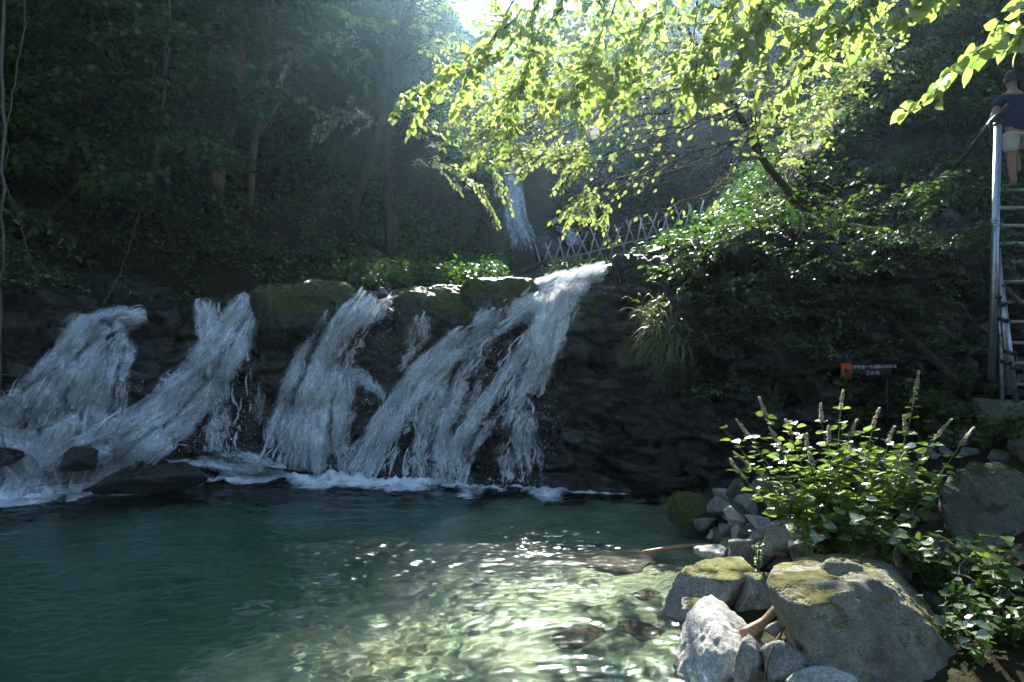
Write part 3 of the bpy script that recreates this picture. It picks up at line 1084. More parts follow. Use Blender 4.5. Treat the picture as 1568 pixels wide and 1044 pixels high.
for k in range(2600):
    y = g.uniform(14, 58)
    x = g.uniform(-24, 26)
    zc_l = np.interp(y, [8, 9, 10.5, 12, 14, 17, 20, 25, 35, 60], [-9.5, -8.6, -7.2, -5.6, -4.0, -2.6, -1.5, -1.5, -1.4, -3.0])
    zc_r = np.interp(y, [8, 10, 12, 15, 18, 21, 25, 35, 60], [3.6, 2.6, 2.0, 2.4, 3.2, 3.4, 3.4, 4.5, 7.0])
    ang = abs(x) / y
    if ang > 0.95:
        continue
    left = x < zc_l - 0.8
    right = x > zc_r + (3.2 if y < 24 else 1.5)
    mid = (y > 27) and not left and not right
    if not (left or right or mid):
        continue
    f = int(g.choice([0, 1, 2, 3, 4], p=[.3, .25, .2, .15, .1])) if not mid else 4
    sc_ = g.uniform(0.8, 1.25) if not mid else g.uniform(0.6, 0.95)
    hh, cr_ = [(8.5, 3.2), (10.5, 3.4), (6.5, 2.8), (12.5, 3.8), (5.0, 2.4)][f]
    top = float(HT(np.array([x]), np.array([y]))[0]) + hh * sc_
    # the open lane up the valley that the sun shines down
    if -2.5 - cr_ * sc_ * 0.75 < x - 0.07 * y < (6.8 if y < 26 else 5.4) + cr_ * sc_ * 0.75 and top > 3.0 + (y - 11.0) * math.tan(SUN_EL):
        continue
    if not try_place(x, y, 2.0 + 0.035 * y + (1.2 if mid else 0)):
        continue
    if left:
        lab, grp = ('leafy tree on the dark left slope above the falls', 'trees on the left slope')
    elif right:
        lab, grp = ('leafy tree on the shaded right slope behind the shrubs', 'trees on the right slope')
    else:
        lab, grp = ('small bright tree up the valley behind the upper fall', 'trees up the valley')
    plant_tree(x, y, f, sc_, g.uniform(0, 6.28), lab, grp, 0 if left else 1)
    cnt += 1
print('trees', cnt)
for (x, y, f, sc_) in [(-9, -3, 1, 1.2), (-5, -8, 3, 1.1), (0.5, -9, 1, 1.3), (5, -8, 3, 1.1), (8.5, -3, 1, 1.2), (10, 2, 3, 1.0), (-12, 2, 3, 1.1), (-13.5, 6, 1, 1.1), (11.5, 6, 0, 1.1), (-2.5, -11, 3, 1.2), (3, -12, 3, 1.2), (-9.5, 7.2, 3, 0.9), (-10.5, 4.5, 1, 1.2), (9.5, 7.4, 1, 1.0), (7.6, 4.4, 1, 1.0)]:
    plant_tree(x, y, f, sc_, g.uniform(0, 6.28), 'tree on the near bank behind the viewer, outside the picture', 'trees on the near bank', 1)


# ---- undergrowth on the slopes: uncountable, one mass
def undergrowth(n, xr, yr, ok, size, name, mat, lift=0.35):
    x = g.uniform(*xr, n)
    y = g.uniform(*yr, n)
    m = ok(x, y)
    x, y = x[m], y[m]
    z = HT(x, y)
    k = 9
    c = np.stack([x, y, z + g.uniform(0.03, lift, len(x))], 1)
    pos, d, up, sz = spray_leaves(c, k, 0.26, 0.5, size)
    return tag(obj(name, leaf_mesh(name, LEAF_SMALL, pos, d, up, sz, mat)), kind='stuff')


def ok_left(x, y):
    xl = np.interp(y, [8, 9, 10.5, 12, 14, 17, 20, 25, 35, 60], [-9.5, -8.6, -7.2, -5.6, -4.0, -2.6, -1.5, -1.5, -1.4, -3.0])
    return (x < xl + 0.3) & (np.abs(x) < 0.85 * y + 1) & (n2(x, y, 0.7, 2, 3.3) > -0.25) & (y > ci(x, CYT) + 0.35)


def ok_right(x, y):
    xr = np.interp(y, [8, 10, 12, 15, 18, 21, 25, 35, 60], [3.6, 2.6, 2.0, 2.4, 3.2, 3.4, 3.4, 4.5, 7.0])
    return (x > xr + 0.2) & (np.abs(x) < 0.85 * y + 1) & (n2(x, y, 0.7, 2, 3.3) > -0.3) & (y > ci(x, CYT) + 0.3)


undergrowth(15000, (-20, -1), (9, 26), ok_left, 0.115, 'undergrowth', M_lf_mid)
def ok_mid(x, y):
    return (np.abs(x - 0.35 - 0.25 * np.sin(y)) > 0.55 + 0.2 * (y < 21)) & (x > -3.5) & (x < 5) & (y > ci(x, CYT) + 1.6) & (n2(x, y, 0.9, 2, 6.3) > -0.2)


undergrowth(9000, (-3.5, 5), (12.8, 30), ok_mid, 0.12, 'undergrowth', M_lf_mid, 0.5)
undergrowth(17000, (1, 20), (9.5, 28), ok_right, 0.105, 'undergrowth', M_lf_mid, 0.5)
# ------------------------------------------------------------------ boulders and stones
M_gran = mat_rock('grey_granite', (0.13, 0.135, 0.125), (0.24, 0.245, 0.225), (0.36, 0.36, 0.34), moss=0.0, speck=70, rough=0.8, bump=0.5)
M_granm = mat_rock('mossy_granite', (0.12, 0.125, 0.11), (0.23, 0.235, 0.21), (0.34, 0.34, 0.31), moss=0.62, moss_col=(0.14, 0.15, 0.025), speck=70, rough=0.85, bump=0.5)
M_granhero = mat_rock('lichened_granite', (0.11, 0.11, 0.085), (0.2, 0.2, 0.155), (0.32, 0.315, 0.26), moss=0.42, moss_col=(0.17, 0.165, 0.04), speck=85, rough=0.85, bump=0.45, scale=1.3)
M_pale = mat_rock('pale_stone', (0.2, 0.2, 0.195), (0.34, 0.34, 0.33), (0.5, 0.5, 0.49), moss=0.0, speck=60, rough=0.75, bump=0.4)
M_crest = mat_rock('mossy_wet_rock', (0.02, 0.022, 0.02), (0.06, 0.062, 0.055), (0.13, 0.13, 0.12), moss=1.35, moss_col=(0.09, 0.115, 0.018), wet=0.6, speck=40, rough=0.7, bump=0.6)
M_wetrock = mat_rock('wet_brown_stone', (0.05, 0.04, 0.028), (0.11, 0.09, 0.06), (0.2, 0.165, 0.12), moss=0.0, wet=1.0, speck=45, rough=0.6, bump=0.5)
M_shade = mat_rock('shade_toned_mossy_stone', (0.05, 0.055, 0.035), (0.10, 0.105, 0.075), (0.17, 0.17, 0.135), moss=0.5, moss_col=(0.05, 0.065, 0.015), speck=75, rough=0.85, bump=0.5)  # darker greenish copy of the mossy granite, with the rocks' shade in its colour
ROCKM = {'k': M_shade, 'g': M_gran, 'm': M_granm, 'p': M_pale, 'c': M_crest, 'w': M_wetrock, 'h': M_granhero, 'd': M_cliff}


def ico(sub):
    bm = bmesh.new()
    bmesh.ops.create_icosphere(bm, subdivisions=sub, radius=1.0)
    v = np.array([x.co[:] for x in bm.verts])
    f = np.array([[x.index for x in p.verts] for p in bm.faces])
    bm.free()
    return v, f


ICO = {k: ico(k) for k in (3, 4, 5, 6)}


def rock_shape(sub, planes_n, planes_d, seed, rnd=30.0, rough=0.05):
    """a block bounded by planes, edges worn round, surface roughened"""
    v, f = ICO[sub]
    dots = v @ planes_n.T
    inv = np.maximum(dots, 1e-3) / planes_d[None]
    r = (np.sum(inv ** rnd, axis=1)) ** (-1.0 / rnd)
    q = v * r[:, None]
    k = 31.7 * (seed % 97)
    q = q + v * (rough * 1.0 * fbm(q * 1.5 + k, 3)[:, None] + rough * 1.0 * (0.5 - np.abs(fbm(q * 3.6 + k, 4)))[:, None] + rough * 0.5 * fbm(q * 13.0 + k, 3)[:, None])
    return q, f


def rand_block(seed, flat=0.0):
    gg = np.random.default_rng(seed)
    n = gg.normal(size=(11, 3))
    n /= np.linalg.norm(n, axis=1)[:, None]
    d = gg.uniform(0.55, 0.95, 11)
    n = np.concatenate([n, [[0.15 * gg.normal(), 0.15 * gg.normal(), 1]], [[1, 0, 0]], [[-1, 0, 0]], [[0, 1, 0]], [[0, -1, 0]], [[0, 0, -1]]])
    d = np.concatenate([d, [0.72 - flat], [1, 1, 1, 1, 1]])
    return n / np.linalg.norm(n, axis=1)[:, None], d


def rock(label, x0, x1, y0, y1, Y, mat, seed, df=1.0, sub=4, rot=(0, 0, 0), group=None, name='boulder', cat='boulder', rough=0.05, flat=0.0):
    c = pix((x0 + x1) / 2, (y0 + y1) / 2, Y)
    sx, sz = (x1 - x0) / 2 * Y / FPX, (y1 - y0) / 2 * Y / FPX
    n, d = rand_block(seed, flat)
    q, f = rock_shape(sub, n, d, seed, rnd=5.0 if mat == 'c' else 55.0, rough=rough * (1.7 if mat == 'c' else 1.0))
    q = q / np.abs(q).max(axis=0) if rot == (0, 0, 0) else q
    q = q * (sx, (sx + sz) / 2 * df, sz)
    if rot != (0, 0, 0):
        q = q @ np.array(Euler(rot).to_matrix()).T
    o = obj(name, mesh_np(name, q, f), ROCKM[mat])
    o.location = c
    tag(o, label, cat, group)
    return o


def hull_rock(label, pts, mat, seed, sub=6, rough=0.02, name='boulder', rnd=44.0):
    P3 = np.array([pix(*p)[:] for p in pts])
    c = P3.mean(axis=0)
    bm = bmesh.new()
    for p in P3 - c:
        bm.verts.new(p)
    bmesh.ops.convex_hull(bm, input=bm.verts[:])
    bm.normal_update()
    fn = np.array([f.normal[:] for f in bm.faces])
    fd = np.array([f.normal.dot(f.verts[0].co) for f in bm.faces])
    bm.free()
    s = np.sign(fd)
    fn, fd = fn * s[:, None], np.abs(fd) + 1e-3
    # merge near-equal planes
    keep = []
    for k in range(len(fd)):
        if all(np.dot(fn[k], fn[j]) < 0.985 for j in keep):
            keep.append(k)
    sc = np.linalg.norm(P3 - c, axis=1).max()
    q, f = rock_shape(sub, fn[keep], fd[keep] / sc, seed, rnd=rnd, rough=rough)
    o = obj(name, mesh_np(name, q * sc, f), ROCKM[mat])
    o.location = c
    tag(o, label, 'boulder')
    return o


# hero boulder at the bottom right
hull_rock('largest boulder in front, mossy sunlit top and speckled grey front face', [
    (1178, 897, 3.55), (1226, 934, 3.36), (1300, 908, 3.42), (1350, 885, 3.6), (1192, 866, 4.0), (1232, 850, 4.3), (1292, 845, 4.4), (1342, 858, 4.35),
    (1402, 938, 3.75), (1488, 1020, 3.45), (1505, 1075, 3.3), (1262, 1055, 3.2), (1310, 1110, 3.1), (1450, 1110, 3.1), (1250, 1000, 4.2), (1490, 990, 4.1), (1215, 985, 4.1)], 'h', 41, rough=0.03)
for kx, (a, b, c_, d_, yy) in enumerate([(1255, 1300, 852, 900, 3.72), (1290, 1325, 858, 892, 3.78), (1270, 1312, 880, 905, 3.62)]):
    rock(['knobbly mossy lump on top of the largest boulder, leftmost', 'knobbly mossy lump on top of the largest boulder, rightmost', 'low mossy lump on top of the largest boulder, in front'][kx], a, b, c_, d_, yy, 'h', 60 + kx, 1.1, 3, rough=0.12, name='rock', cat='rock')
hull_rock('big smooth grey boulder at the right edge behind the flowering herb', [
    (1432, 742, 4.9), (1490, 706, 5.1), (1540, 715, 5.0), (1600, 745, 4.9), (1640, 800, 4.8), (1440, 790, 4.7), (1480, 860, 4.5), (1560, 895, 4.4), (1650, 900, 4.5), (1450, 850, 5.4), (1600, 760, 5.8), (1500, 740, 5.7)], 'k', 43, rough=0.03)
rock('dark mossy boulder at the right edge below the big grey one', 1500, 1680, 860, 990, 4.0, 'k', 44, 1.0, 5)
R_ = [
    ('white sunlit boulder at the water with a moss cap on its right', 1018, 1130, 856, 985, 4.75, 'm', 51, 1.0, 5, (0, 0.25, 0)),
    ('moss-draped sunlit boulder between the moss-capped one and the largest', 1112, 1222, 862, 972, 4.55, 'm', 52, 0.9, 5, (0, 0, 0)),
    ('small rounded boulder wholly covered in green moss by the water', 1038, 1112, 914, 972, 4.3, 'm', 53, 1.0, 4, (0, 0, 0)),
    ('long pale sunlit slab sloping into the water at the bottom', 1012, 1190, 938, 1075, 3.85, 'p', 54, 1.1, 5, (0.1, -0.42, 0.2)),
    ('square grey stone block with striped face left of the largest boulder', 1122, 1178, 968, 1052, 3.5, 'g', 55, 0.8, 4, (0, 0, 0)),
    ('greenish grey stone block touching the foot of the largest boulder', 1170, 1246, 974, 1060, 3.42, 'g', 56, 0.8, 4, (0, 0, 0)),
    ('white stone cut by the bottom edge before the largest boulder', 1212, 1318, 1014, 1080, 3.2, 'p', 57, 0.9, 4, (0, 0, 0)),
    ('tall angular rock with a sunlit left face under the herb', 1186, 1268, 748, 822, 5.6, 'g', 58, 0.9, 4, (0, 0, 0)),
    ('brownish rock leaning beside the tall angular rock', 1170, 1240, 786, 850, 5.35, 'g', 59, 0.9, 4, (0, 0, 0)),
    ('three-cornered dark rock with green moss at the far waterline', 1016, 1112, 748, 828, 7.0, 'c', 61, 1.0, 4, (0, 0, 0)),
    ('bluish rock right of the three-cornered mossy one', 1092, 1150, 742, 796, 6.8, 'g', 62, 1.0, 4, (0, 0, 0)),
    ('rounded grey rock half hidden behind the flowering herb', 1380, 1452, 818, 884, 4.75, 'g', 63, 1.0, 4, (0, 0, 0)),
    ('flat grey rock at the foot of the metal stairs', 1486, 1560, 608, 652, 7.9, 'k', 64, 1.0, 4, (0, 0, 0)),
    ('pale flat rock at the right edge below the stairs', 1540, 1620, 660, 715, 6.6, 'k', 65, 1.0, 4, (0, 0, 0)),
    ('flat white stone lying at the waterline', 1066, 1118, 834, 862, 5.75, 'p', 66, 1.1, 4, (0, 0.1, 0)),
    ('shaded grey rock below the dark foot of the right wall', 1300, 1400, 690, 770, 6.4, 'k', 67, 1.0, 4, (0, 0, 0)),
    ('rock sunk in the shade right of the largest boulder', 1420, 1530, 905, 985, 3.95, 'k', 68, 1.0, 4, (0, 0, 0)),
    ('round dark boulder standing in the foam of the left falls', 100, 150, 676, 722, 9.1, 'd', 69, 1.0, 4, (0, 0, 0)),
    ('low wet ledge rock at the foot of the slanting waterfall', 150, 325, 706, 760, 9.55, 'd', 70, 0.9, 4, (0, 0, 0)),
    ('small wet rock at the left edge amid foam', -10, 30, 680, 715, 8.9, 'd', 71, 1.0, 4, (0, 0, 0)),
    ('largest mossy crest boulder, sunlit rim, between slanting and middle falls', 380, 476, 418, 540, 11.0, 'c', 72, 1.0, 5, (0, 0, 0)),
    ('lower mossy crest boulder right beside the largest crest one', 446, 548, 426, 520, 11.1, 'c', 73, 1.0, 5, (0, 0, 0)),
    ('broad mossy crest boulder between the middle and the right falls', 606, 752, 428, 540, 11.1, 'c', 74, 1.0, 5, (0, 0, 0)),
    ('mossy crest boulder with reddish side next to the sunlit sheet', 700, 836, 424, 530, 11.15, 'c', 75, 1.0, 5, (0, 0, 0)),
    ('first mossy slab of the sunlit crest right of the falls', 924, 1000, 392, 440, 10.9, 'c', 76, 1.3, 4, (0, -0.2, 0)),
    ('upper mossy slab of the sunlit crest under the shrubs', 968, 1070, 366, 420, 10.8, 'c', 77, 1.3, 4, (0, -0.25, 0)),
    ('lower mossy slab of the sunlit crest with bright edge', 950, 1060, 405, 462, 10.5, 'c', 78, 1.2, 4, (0, -0.2, 0)),
    ('dark square rock shoulder right of the sunlit sheet', 856, 950, 432, 520, 10.55, 'c', 79, 0.9, 5, (0, 0, 0)),
    ('drowned flat brown rock off the right shore, farthest', 896, 1000, 826, 868, 6.1, 'w', 80, 1.2, 4, (0, 0, 0)),
    ('drowned brown rock in the glittering shallows, middle', 960, 1040, 872, 912, 5.2, 'w', 81, 1.2, 4, (0, 0, 0)),
    ('drowned dark rock in the glittering shallows, nearest', 930, 1030, 925, 968, 4.55, 'w', 82, 1.2, 4, (0, 0, 0)),
    ('dark drowned rock left of the nearest shallows rock', 830, 930, 938, 990, 4.45, 'w', 83, 1.2, 4, (0, 0, 0)),
]
for (lab, x0, x1, y0, y1, Y, mt, sd, df, sub, rot) in R_:
    o = rock(lab, x0, x1, y0, y1, Y, mt, sd, df, sub, rot, rough=0.06)
    if 'drowned' in lab:
        o.location.z = min(o.location.z, -0.06 - o.dimensions.z * 0.5)
        o.cycles.is_caustics_receiver = True

# stones heaped along the shore between the boulders
gs = np.random.default_rng(21)
stone_forms = []
for k in range(7):
    n, d = rand_block(300 + k)
    n, d = n[:8], np.random.default_rng(k).uniform(0.42, 0.9, 8)
    n = np.concatenate([n, [[1, .2, 0], [-1, 0, .3], [0, 1, .2], [.1, -1, 0], [.2, 0, 1], [0, .2, -1]]])
    d = np.concatenate([d, [1, 1, .9, .9, .8, .8]])
    n /= np.linalg.norm(n, axis=1)[:, None]
    q, f = rock_shape(4, n, d, 300 + k, rnd=70.0, rough=0.05)
    q = q / np.abs(q).max(axis=0)
    stone_forms.append(q)
STONE_F = f
stone_me = {}
for k in range(7):
    for mt in 'gpm':
        me = mesh_np('stone', stone_forms[k] * (1, 0.85, 0.7), STONE_F)
        me.materials.append(ROCKM[mt])
        stone_me[(k, mt)] = me


def stone(px_, py_, Y, r, mt, label, group):
    o = obj('stone', stone_me[(int(gs.integers(7)), mt)])
    o.location = pix(px_, py_, Y)
    s = r * Y / FPX
    o.scale = (s * gs.uniform(.8, 1.25), s * gs.uniform(.8, 1.25), s * gs.uniform(.8, 1.3))
    o.rotation_euler = (gs.normal(0, .8), gs.normal(0, .8), gs.uniform(0, 6.28))
    tag(o, label, 'stone', group)
    return o


for (a, b, Y, r, mt) in [(1122, 792, 6.0, 20, 'p'), (1148, 774, 6.1, 22, 'g'), (1166, 800, 5.8, 22, 'p'), (1140, 842, 5.6, 26, 'g'), (1178, 838, 5.4, 24, 'p'), (1206, 832, 5.3, 26, 'g'),
                         (1158, 824, 5.7, 16, 'p'), (1112, 812, 6.1, 14, 'g'), (1132, 816, 5.9, 15, 'p'), (1190, 772, 5.9, 18, 'm'), (1222, 842, 5.0, 20, 'g'), (1090, 820, 6.2, 10, 'p'),
                         (1160, 856, 5.3, 12, 'p'), (1105, 775, 6.5, 20, 'g'), (1076, 800, 6.7, 16, 'g'), (1130, 745, 6.6, 18, 'm'), (1160, 742, 6.4, 18, 'g')]:
    stone(a, b, Y, r, mt, 'small angular stone in the heap at the waterline under the herb', 'stones heaped at the waterline')
for (a, b, Y, r, mt) in [(1062, 985, 4.1, 14, 'g'), (1085, 968, 4.15, 12, 'g'), (1158, 962, 3.9, 14, 'g'), (1184, 962, 3.85, 14, 'p'), (1200, 1010, 3.5, 12, 'g'), (1236, 1000, 3.45, 13, 'p'),
                         (1215, 968, 3.7, 12, 'g'), (1250, 1030, 3.35, 12, 'g'), (1160, 1035, 3.4, 12, 'g')]:
    stone(a, b, Y, r, mt, 'small stone wedged between the foreground boulders left of the largest', 'stones wedged between foreground boulders')
k = 0
while k < 60:
    x, y = gs.uniform(1.2, 5.4), gs.uniform(3.3, 8.2)
    if x < shore(y) + 0.1 or (y < 4.2 and x < 2.6) or x / y > 0.78:
        continue
    z = float(HT(np.array([x]), np.array([y]))[0])
    o = obj('stone', stone_me[(int(gs.integers(7)), str(gs.choice(list('ggm'))))])
    s = gs.uniform(0.05, 0.16)
    o.location = (x, y, z + s * 0.2)
    o.scale = (s * gs.uniform(.8, 1.4), s, s * gs.uniform(.6, 1.0))
    o.rotation_euler = (gs.normal(0, .2), gs.normal(0, .2), gs.uniform(0, 6.28))
    tag(o, 'shaded stone half sunk in the ground of the right bank', 'stone', 'stones scattered on the right bank')
    k += 1
k = 0
while k < 34:                                    # stones on the pool floor near the shore
    x, y = gs.uniform(-2.5, 1.7), gs.uniform(3.2, 7.5)
    if x > shore(y) - 0.05:
        continue
    z = float(low_ground(np.array([x]), np.array([y]))[0])
    o = obj('stone', stone_me[(int(gs.integers(7)), 'p')])
    s = gs.uniform(0.06, 0.2)
    o.location = (x, y, z - 0.05)
    o.scale = (s * gs.uniform(.9, 1.5), s, s * gs.uniform(.5, .8))
    o.rotation_euler = (gs.normal(0, .2), gs.normal(0, .2), gs.uniform(0, 6.28))
    o.cycles.is_caustics_receiver = True
    tag(o, 'stone lying under water on the sunlit pool floor', 'stone', 'stones on the pool floor')
    k += 1
# ------------------------------------------------------------------ leafy branches
class Leaves:
    def __init__(self):
        self.p, self.d, self.u, self.s = [], [], [], []

    def add(self, p, d, u, s):
        self.p.append(p)
        self.d.append(d)
        self.u.append(u)
        self.s.append(s)

    def arr(self):
        return np.array(self.p), np.array(self.d), np.array(self.u), np.array(self.s)


def path_smooth(P, n):
    P = np.array(P, float)
    t = np.linspace(0, len(P) - 1, n)
    k = np.clip(t.astype(int), 0, len(P) - 2)
    f = (t - k)[:, None]
    f = f * f * (3 - 2 * f) * 0.5 + f * 0.5
    Q = P[k] * (1 - f) + P[k + 1] * f
    for _ in range(2):
        Q[1:-1] = .25 * Q[:-2] + .5 * Q[1:-1] + .25 * Q[2:]
    return Q


def leafy_branch(mb, lv, guide, r0, n_sub, sub_len, gap, leaf, gg, droop=0.25, start=0.15, flat=0.35, face=None):
    """a branch along a guide with side twigs set with alternate leaves"""
    Q = path_smooth(guide, 14)
    Q[2:] += gg.normal(0, 0.012 * np.linalg.norm(Q[-1] - Q[0]), (12, 3))
    mb.tube(Q, r0 * (1 - 0.88 * np.linspace(0, 1, 14)), 6)
    T = np.gradient(Q, axis=0)
    T /= np.linalg.norm(T, axis=1)[:, None]
    twigs = [(Q[5:], None)]
    for k in range(n_sub):
        f = start + (1 - start) * (k + gg.random()) / n_sub
        i = min(12, int(f * 13))
        p0 = Q[i] * (1 - (f * 13 - i)) + Q[i + 1] * (f * 13 - i)
        sgn = 1 if k % 2 else -1
        side = np.cross(T[i], [0, 0, 1.0])
        side /= np.linalg.norm(side) + 1e-9
        d = T[i] * gg.uniform(0.3, 0.9) + side * sgn * gg.uniform(0.6, 1.1) + np.array([0, 0, gg.normal(0, flat)])
        d /= np.linalg.norm(d)
        L = sub_len * gg.uniform(0.5, 1.15) * (1.15 - 0.55 * f)
        s = np.linspace(0, 1, 6)[:, None]
        tw = p0 + d * L * s + np.array([0, 0, -droop * L]) * s ** 2 + gg.normal(0, 0.02 * L, (6, 3)) * s
        mb.tube(tw, r0 * 0.22 * (1 - 0.8 * s[:, 0]) + 0.0012, 4)
        twigs.append((tw, d))
    for tw, _ in twigs:
        seg = np.linalg.norm(np.diff(tw, axis=0), axis=1)
        cum = np.concatenate([[0], np.cumsum(seg)])
        m = max(2, int(cum[-1] / gap))
        for j in range(m + 1):
            q = cum[-1] * (j + gg.uniform(-.3, .3) + 0.4) / (m + 0.6)
            q = min(max(q, 0), cum[-1])
            p = np.array([np.interp(q, cum, tw[:, c]) for c in range(3)])
            k2 = min(len(tw) - 2, np.searchsorted(cum, q))
            tdir = tw[k2 + 1] - tw[k2]
            tdir /= np.linalg.norm(tdir) + 1e-9
            sd = np.cross(tdir, [0, 0, 1.0])
            d = tdir * gg.uniform(0.2, 0.9) + sd * (1 if j % 2 else -1) * gg.uniform(0.4, 1.0) + np.array([0, 0, gg.uniform(-0.7, 0.1)])
            if j == m:
                d = tdir + np.array([0, 0, -0.3])
            up = np.array([0, 0, 1.0]) + gg.normal(0, 0.4, 3)
            if face is not None:
                up = up + np.array(face)
            lv.add(p + d * 0.012, d, up, leaf * gg.uniform(0.55, 1.2))


def leaf_parts(parent, lv, tmpl, mat, name='leaf', limit=300, rest='foliage'):
    """the largest leaves in the picture as objects of their own, the others as one part"""
    p, d, u, s = lv.arr()
    wm = np.array(parent.matrix_world.translation)
    depth = p[:, 1] + parent.location.y
    order = np.argsort(-(s / np.maximum(depth, 0.5)))
    vis = order[:limit]
    tv, tf = tmpl
    M3 = frames(d, u)
    protos = []
    for k in range(4):
        bend = tv.copy()
        bend[:, 2] += (0.10 - 0.07 * k) * bend[:, 1] ** 2 + 0.05 * (k - 1.5) * bend[:, 0] * bend[:, 1]
        me = mesh_np(name, bend, tf, smooth=False)
        me.materials.append(mat)
        protos.append(me)
    for n_, k in enumerate(vis):
        o = obj(name, protos[n_ % 4], None, parent)
        m = Matrix([list(M3[k][r] * s[k]) + [p[k][r]] for r in range(3)] + [[0, 0, 0, 1]])
        o.matrix_basis = m
    r_ = order[limit:]
    if len(r_):
        tag(obj(rest, leaf_mesh(rest, tmpl, p[r_], d[r_], u[r_], s[r_], mat), None, parent), kind='stuff')


def px_path(L):
    return [np.array(pix(*p)[:]) for p in L]


gb = np.random.default_rng(31)
# near limb overhead: a tree rooted out of view at the right, its boughs hang into the top of the frame
t = thing('overhanging_tree', (0, 0, 0), 'tree whose sunlit heart-shaped leaves hang into the top of the picture', 'tree')
mb, lv = MB(), Leaves()
trunk = path_smooth([(5.4, 3.6, 0.3), (5.3, 3.7, 2.6), (5.0, 3.9, 4.6), (4.6, 4.1, 6.2)], 12)
mb.tube(trunk, np.linspace(0.2, 0.1, 12), 10)
limb = path_smooth([(5.0, 3.9, 4.6), (3.6, 4.2, 4.75), (2.0, 4.4, 4.7), (0.6, 4.5, 4.5), (-0.3, 4.5, 4.35)], 16)
mb.tube(limb, np.linspace(0.08, 0.018, 16), 7)
limb2 = path_smooth([(4.8, 4.0, 5.2), (4.0, 3.7, 4.8), (3.4, 3.5, 4.2)], 8)
mb.tube(limb2, np.linspace(0.05, 0.02, 8), 6)
near = [
    ([(880, -110, 4.5), (800, 10, 4.4), (730, 90, 4.3), (634, 160, 4.2)], 7, 0.42, 0.085),
    ([(900, -110, 4.5), (850, 20, 4.5), (800, 110, 4.5), (770, 190, 4.5)], 7, 0.45, 0.08),
    ([(960, -110, 4.5), (940, 10, 4.6), (900, 90, 4.7), (880, 160, 4.8)], 8, 0.5, 0.08),
    ([(1060, -110, 4.4), (1020, 0, 4.5), (970, 70, 4.6), (930, 150, 4.6)], 8, 0.5, 0.08),
    ([(1160, -110, 4.3), (1120, 0, 4.3), (1080, 60, 4.3), (1060, 120, 4.3)], 8, 0.45, 0.085),
    ([(1240, -110, 4.2), (1200, -10, 4.2), (1160, 50, 4.1), (1110, 130, 4.1)], 8, 0.45, 0.09),
    ([(1330, -110, 4.1), (1290, -20, 4.0), (1240, 40, 4.0), (1190, 110, 4.0)], 6, 0.36, 0.09),
    ([(1400, -110, 4.0), (1370, -40, 3.9), (1320, 10, 3.9), (1280, 50, 3.9)], 5, 0.3, 0.085),
]
for L, ns, sl, lf in near:
    for rep in range(2):
        leafy_branch(mb, lv, [q_ + gb.normal(0, 0.14, 3) * (i_ > 0) * rep for i_, q_ in enumerate(px_path(L))], 0.008, ns + 8, sl, 0.030, lf * 0.66, gb, droop=0.14, start=0.08, face=(0, 0.35, 0))
for L, ns, sl, lf in [([(1680, -90, 3.5), (1580, 0, 3.5), (1500, 75, 3.5), (1390, 160, 3.5)], 6, 0.24, 0.085), ([(1520, -110, 3.6), (1470, -30, 3.6), (1430, 5, 3.6), (1370, 30, 3.6)], 4, 0.22, 0.085), ([(1640, -60, 3.4), (1590, 20, 3.4), (1560, 50, 3.4)], 3, 0.2, 0.085)]:
    leafy_branch(mb, lv, px_path(L), 0.007, ns + 2, sl, 0.042, lf, gb, droop=0.25, start=0.3, face=(0, 0.35, 0))
mb.build('branches', M_bark, t)
leaf_parts(t, lv, LEAF_HEART, M_lf_lime)

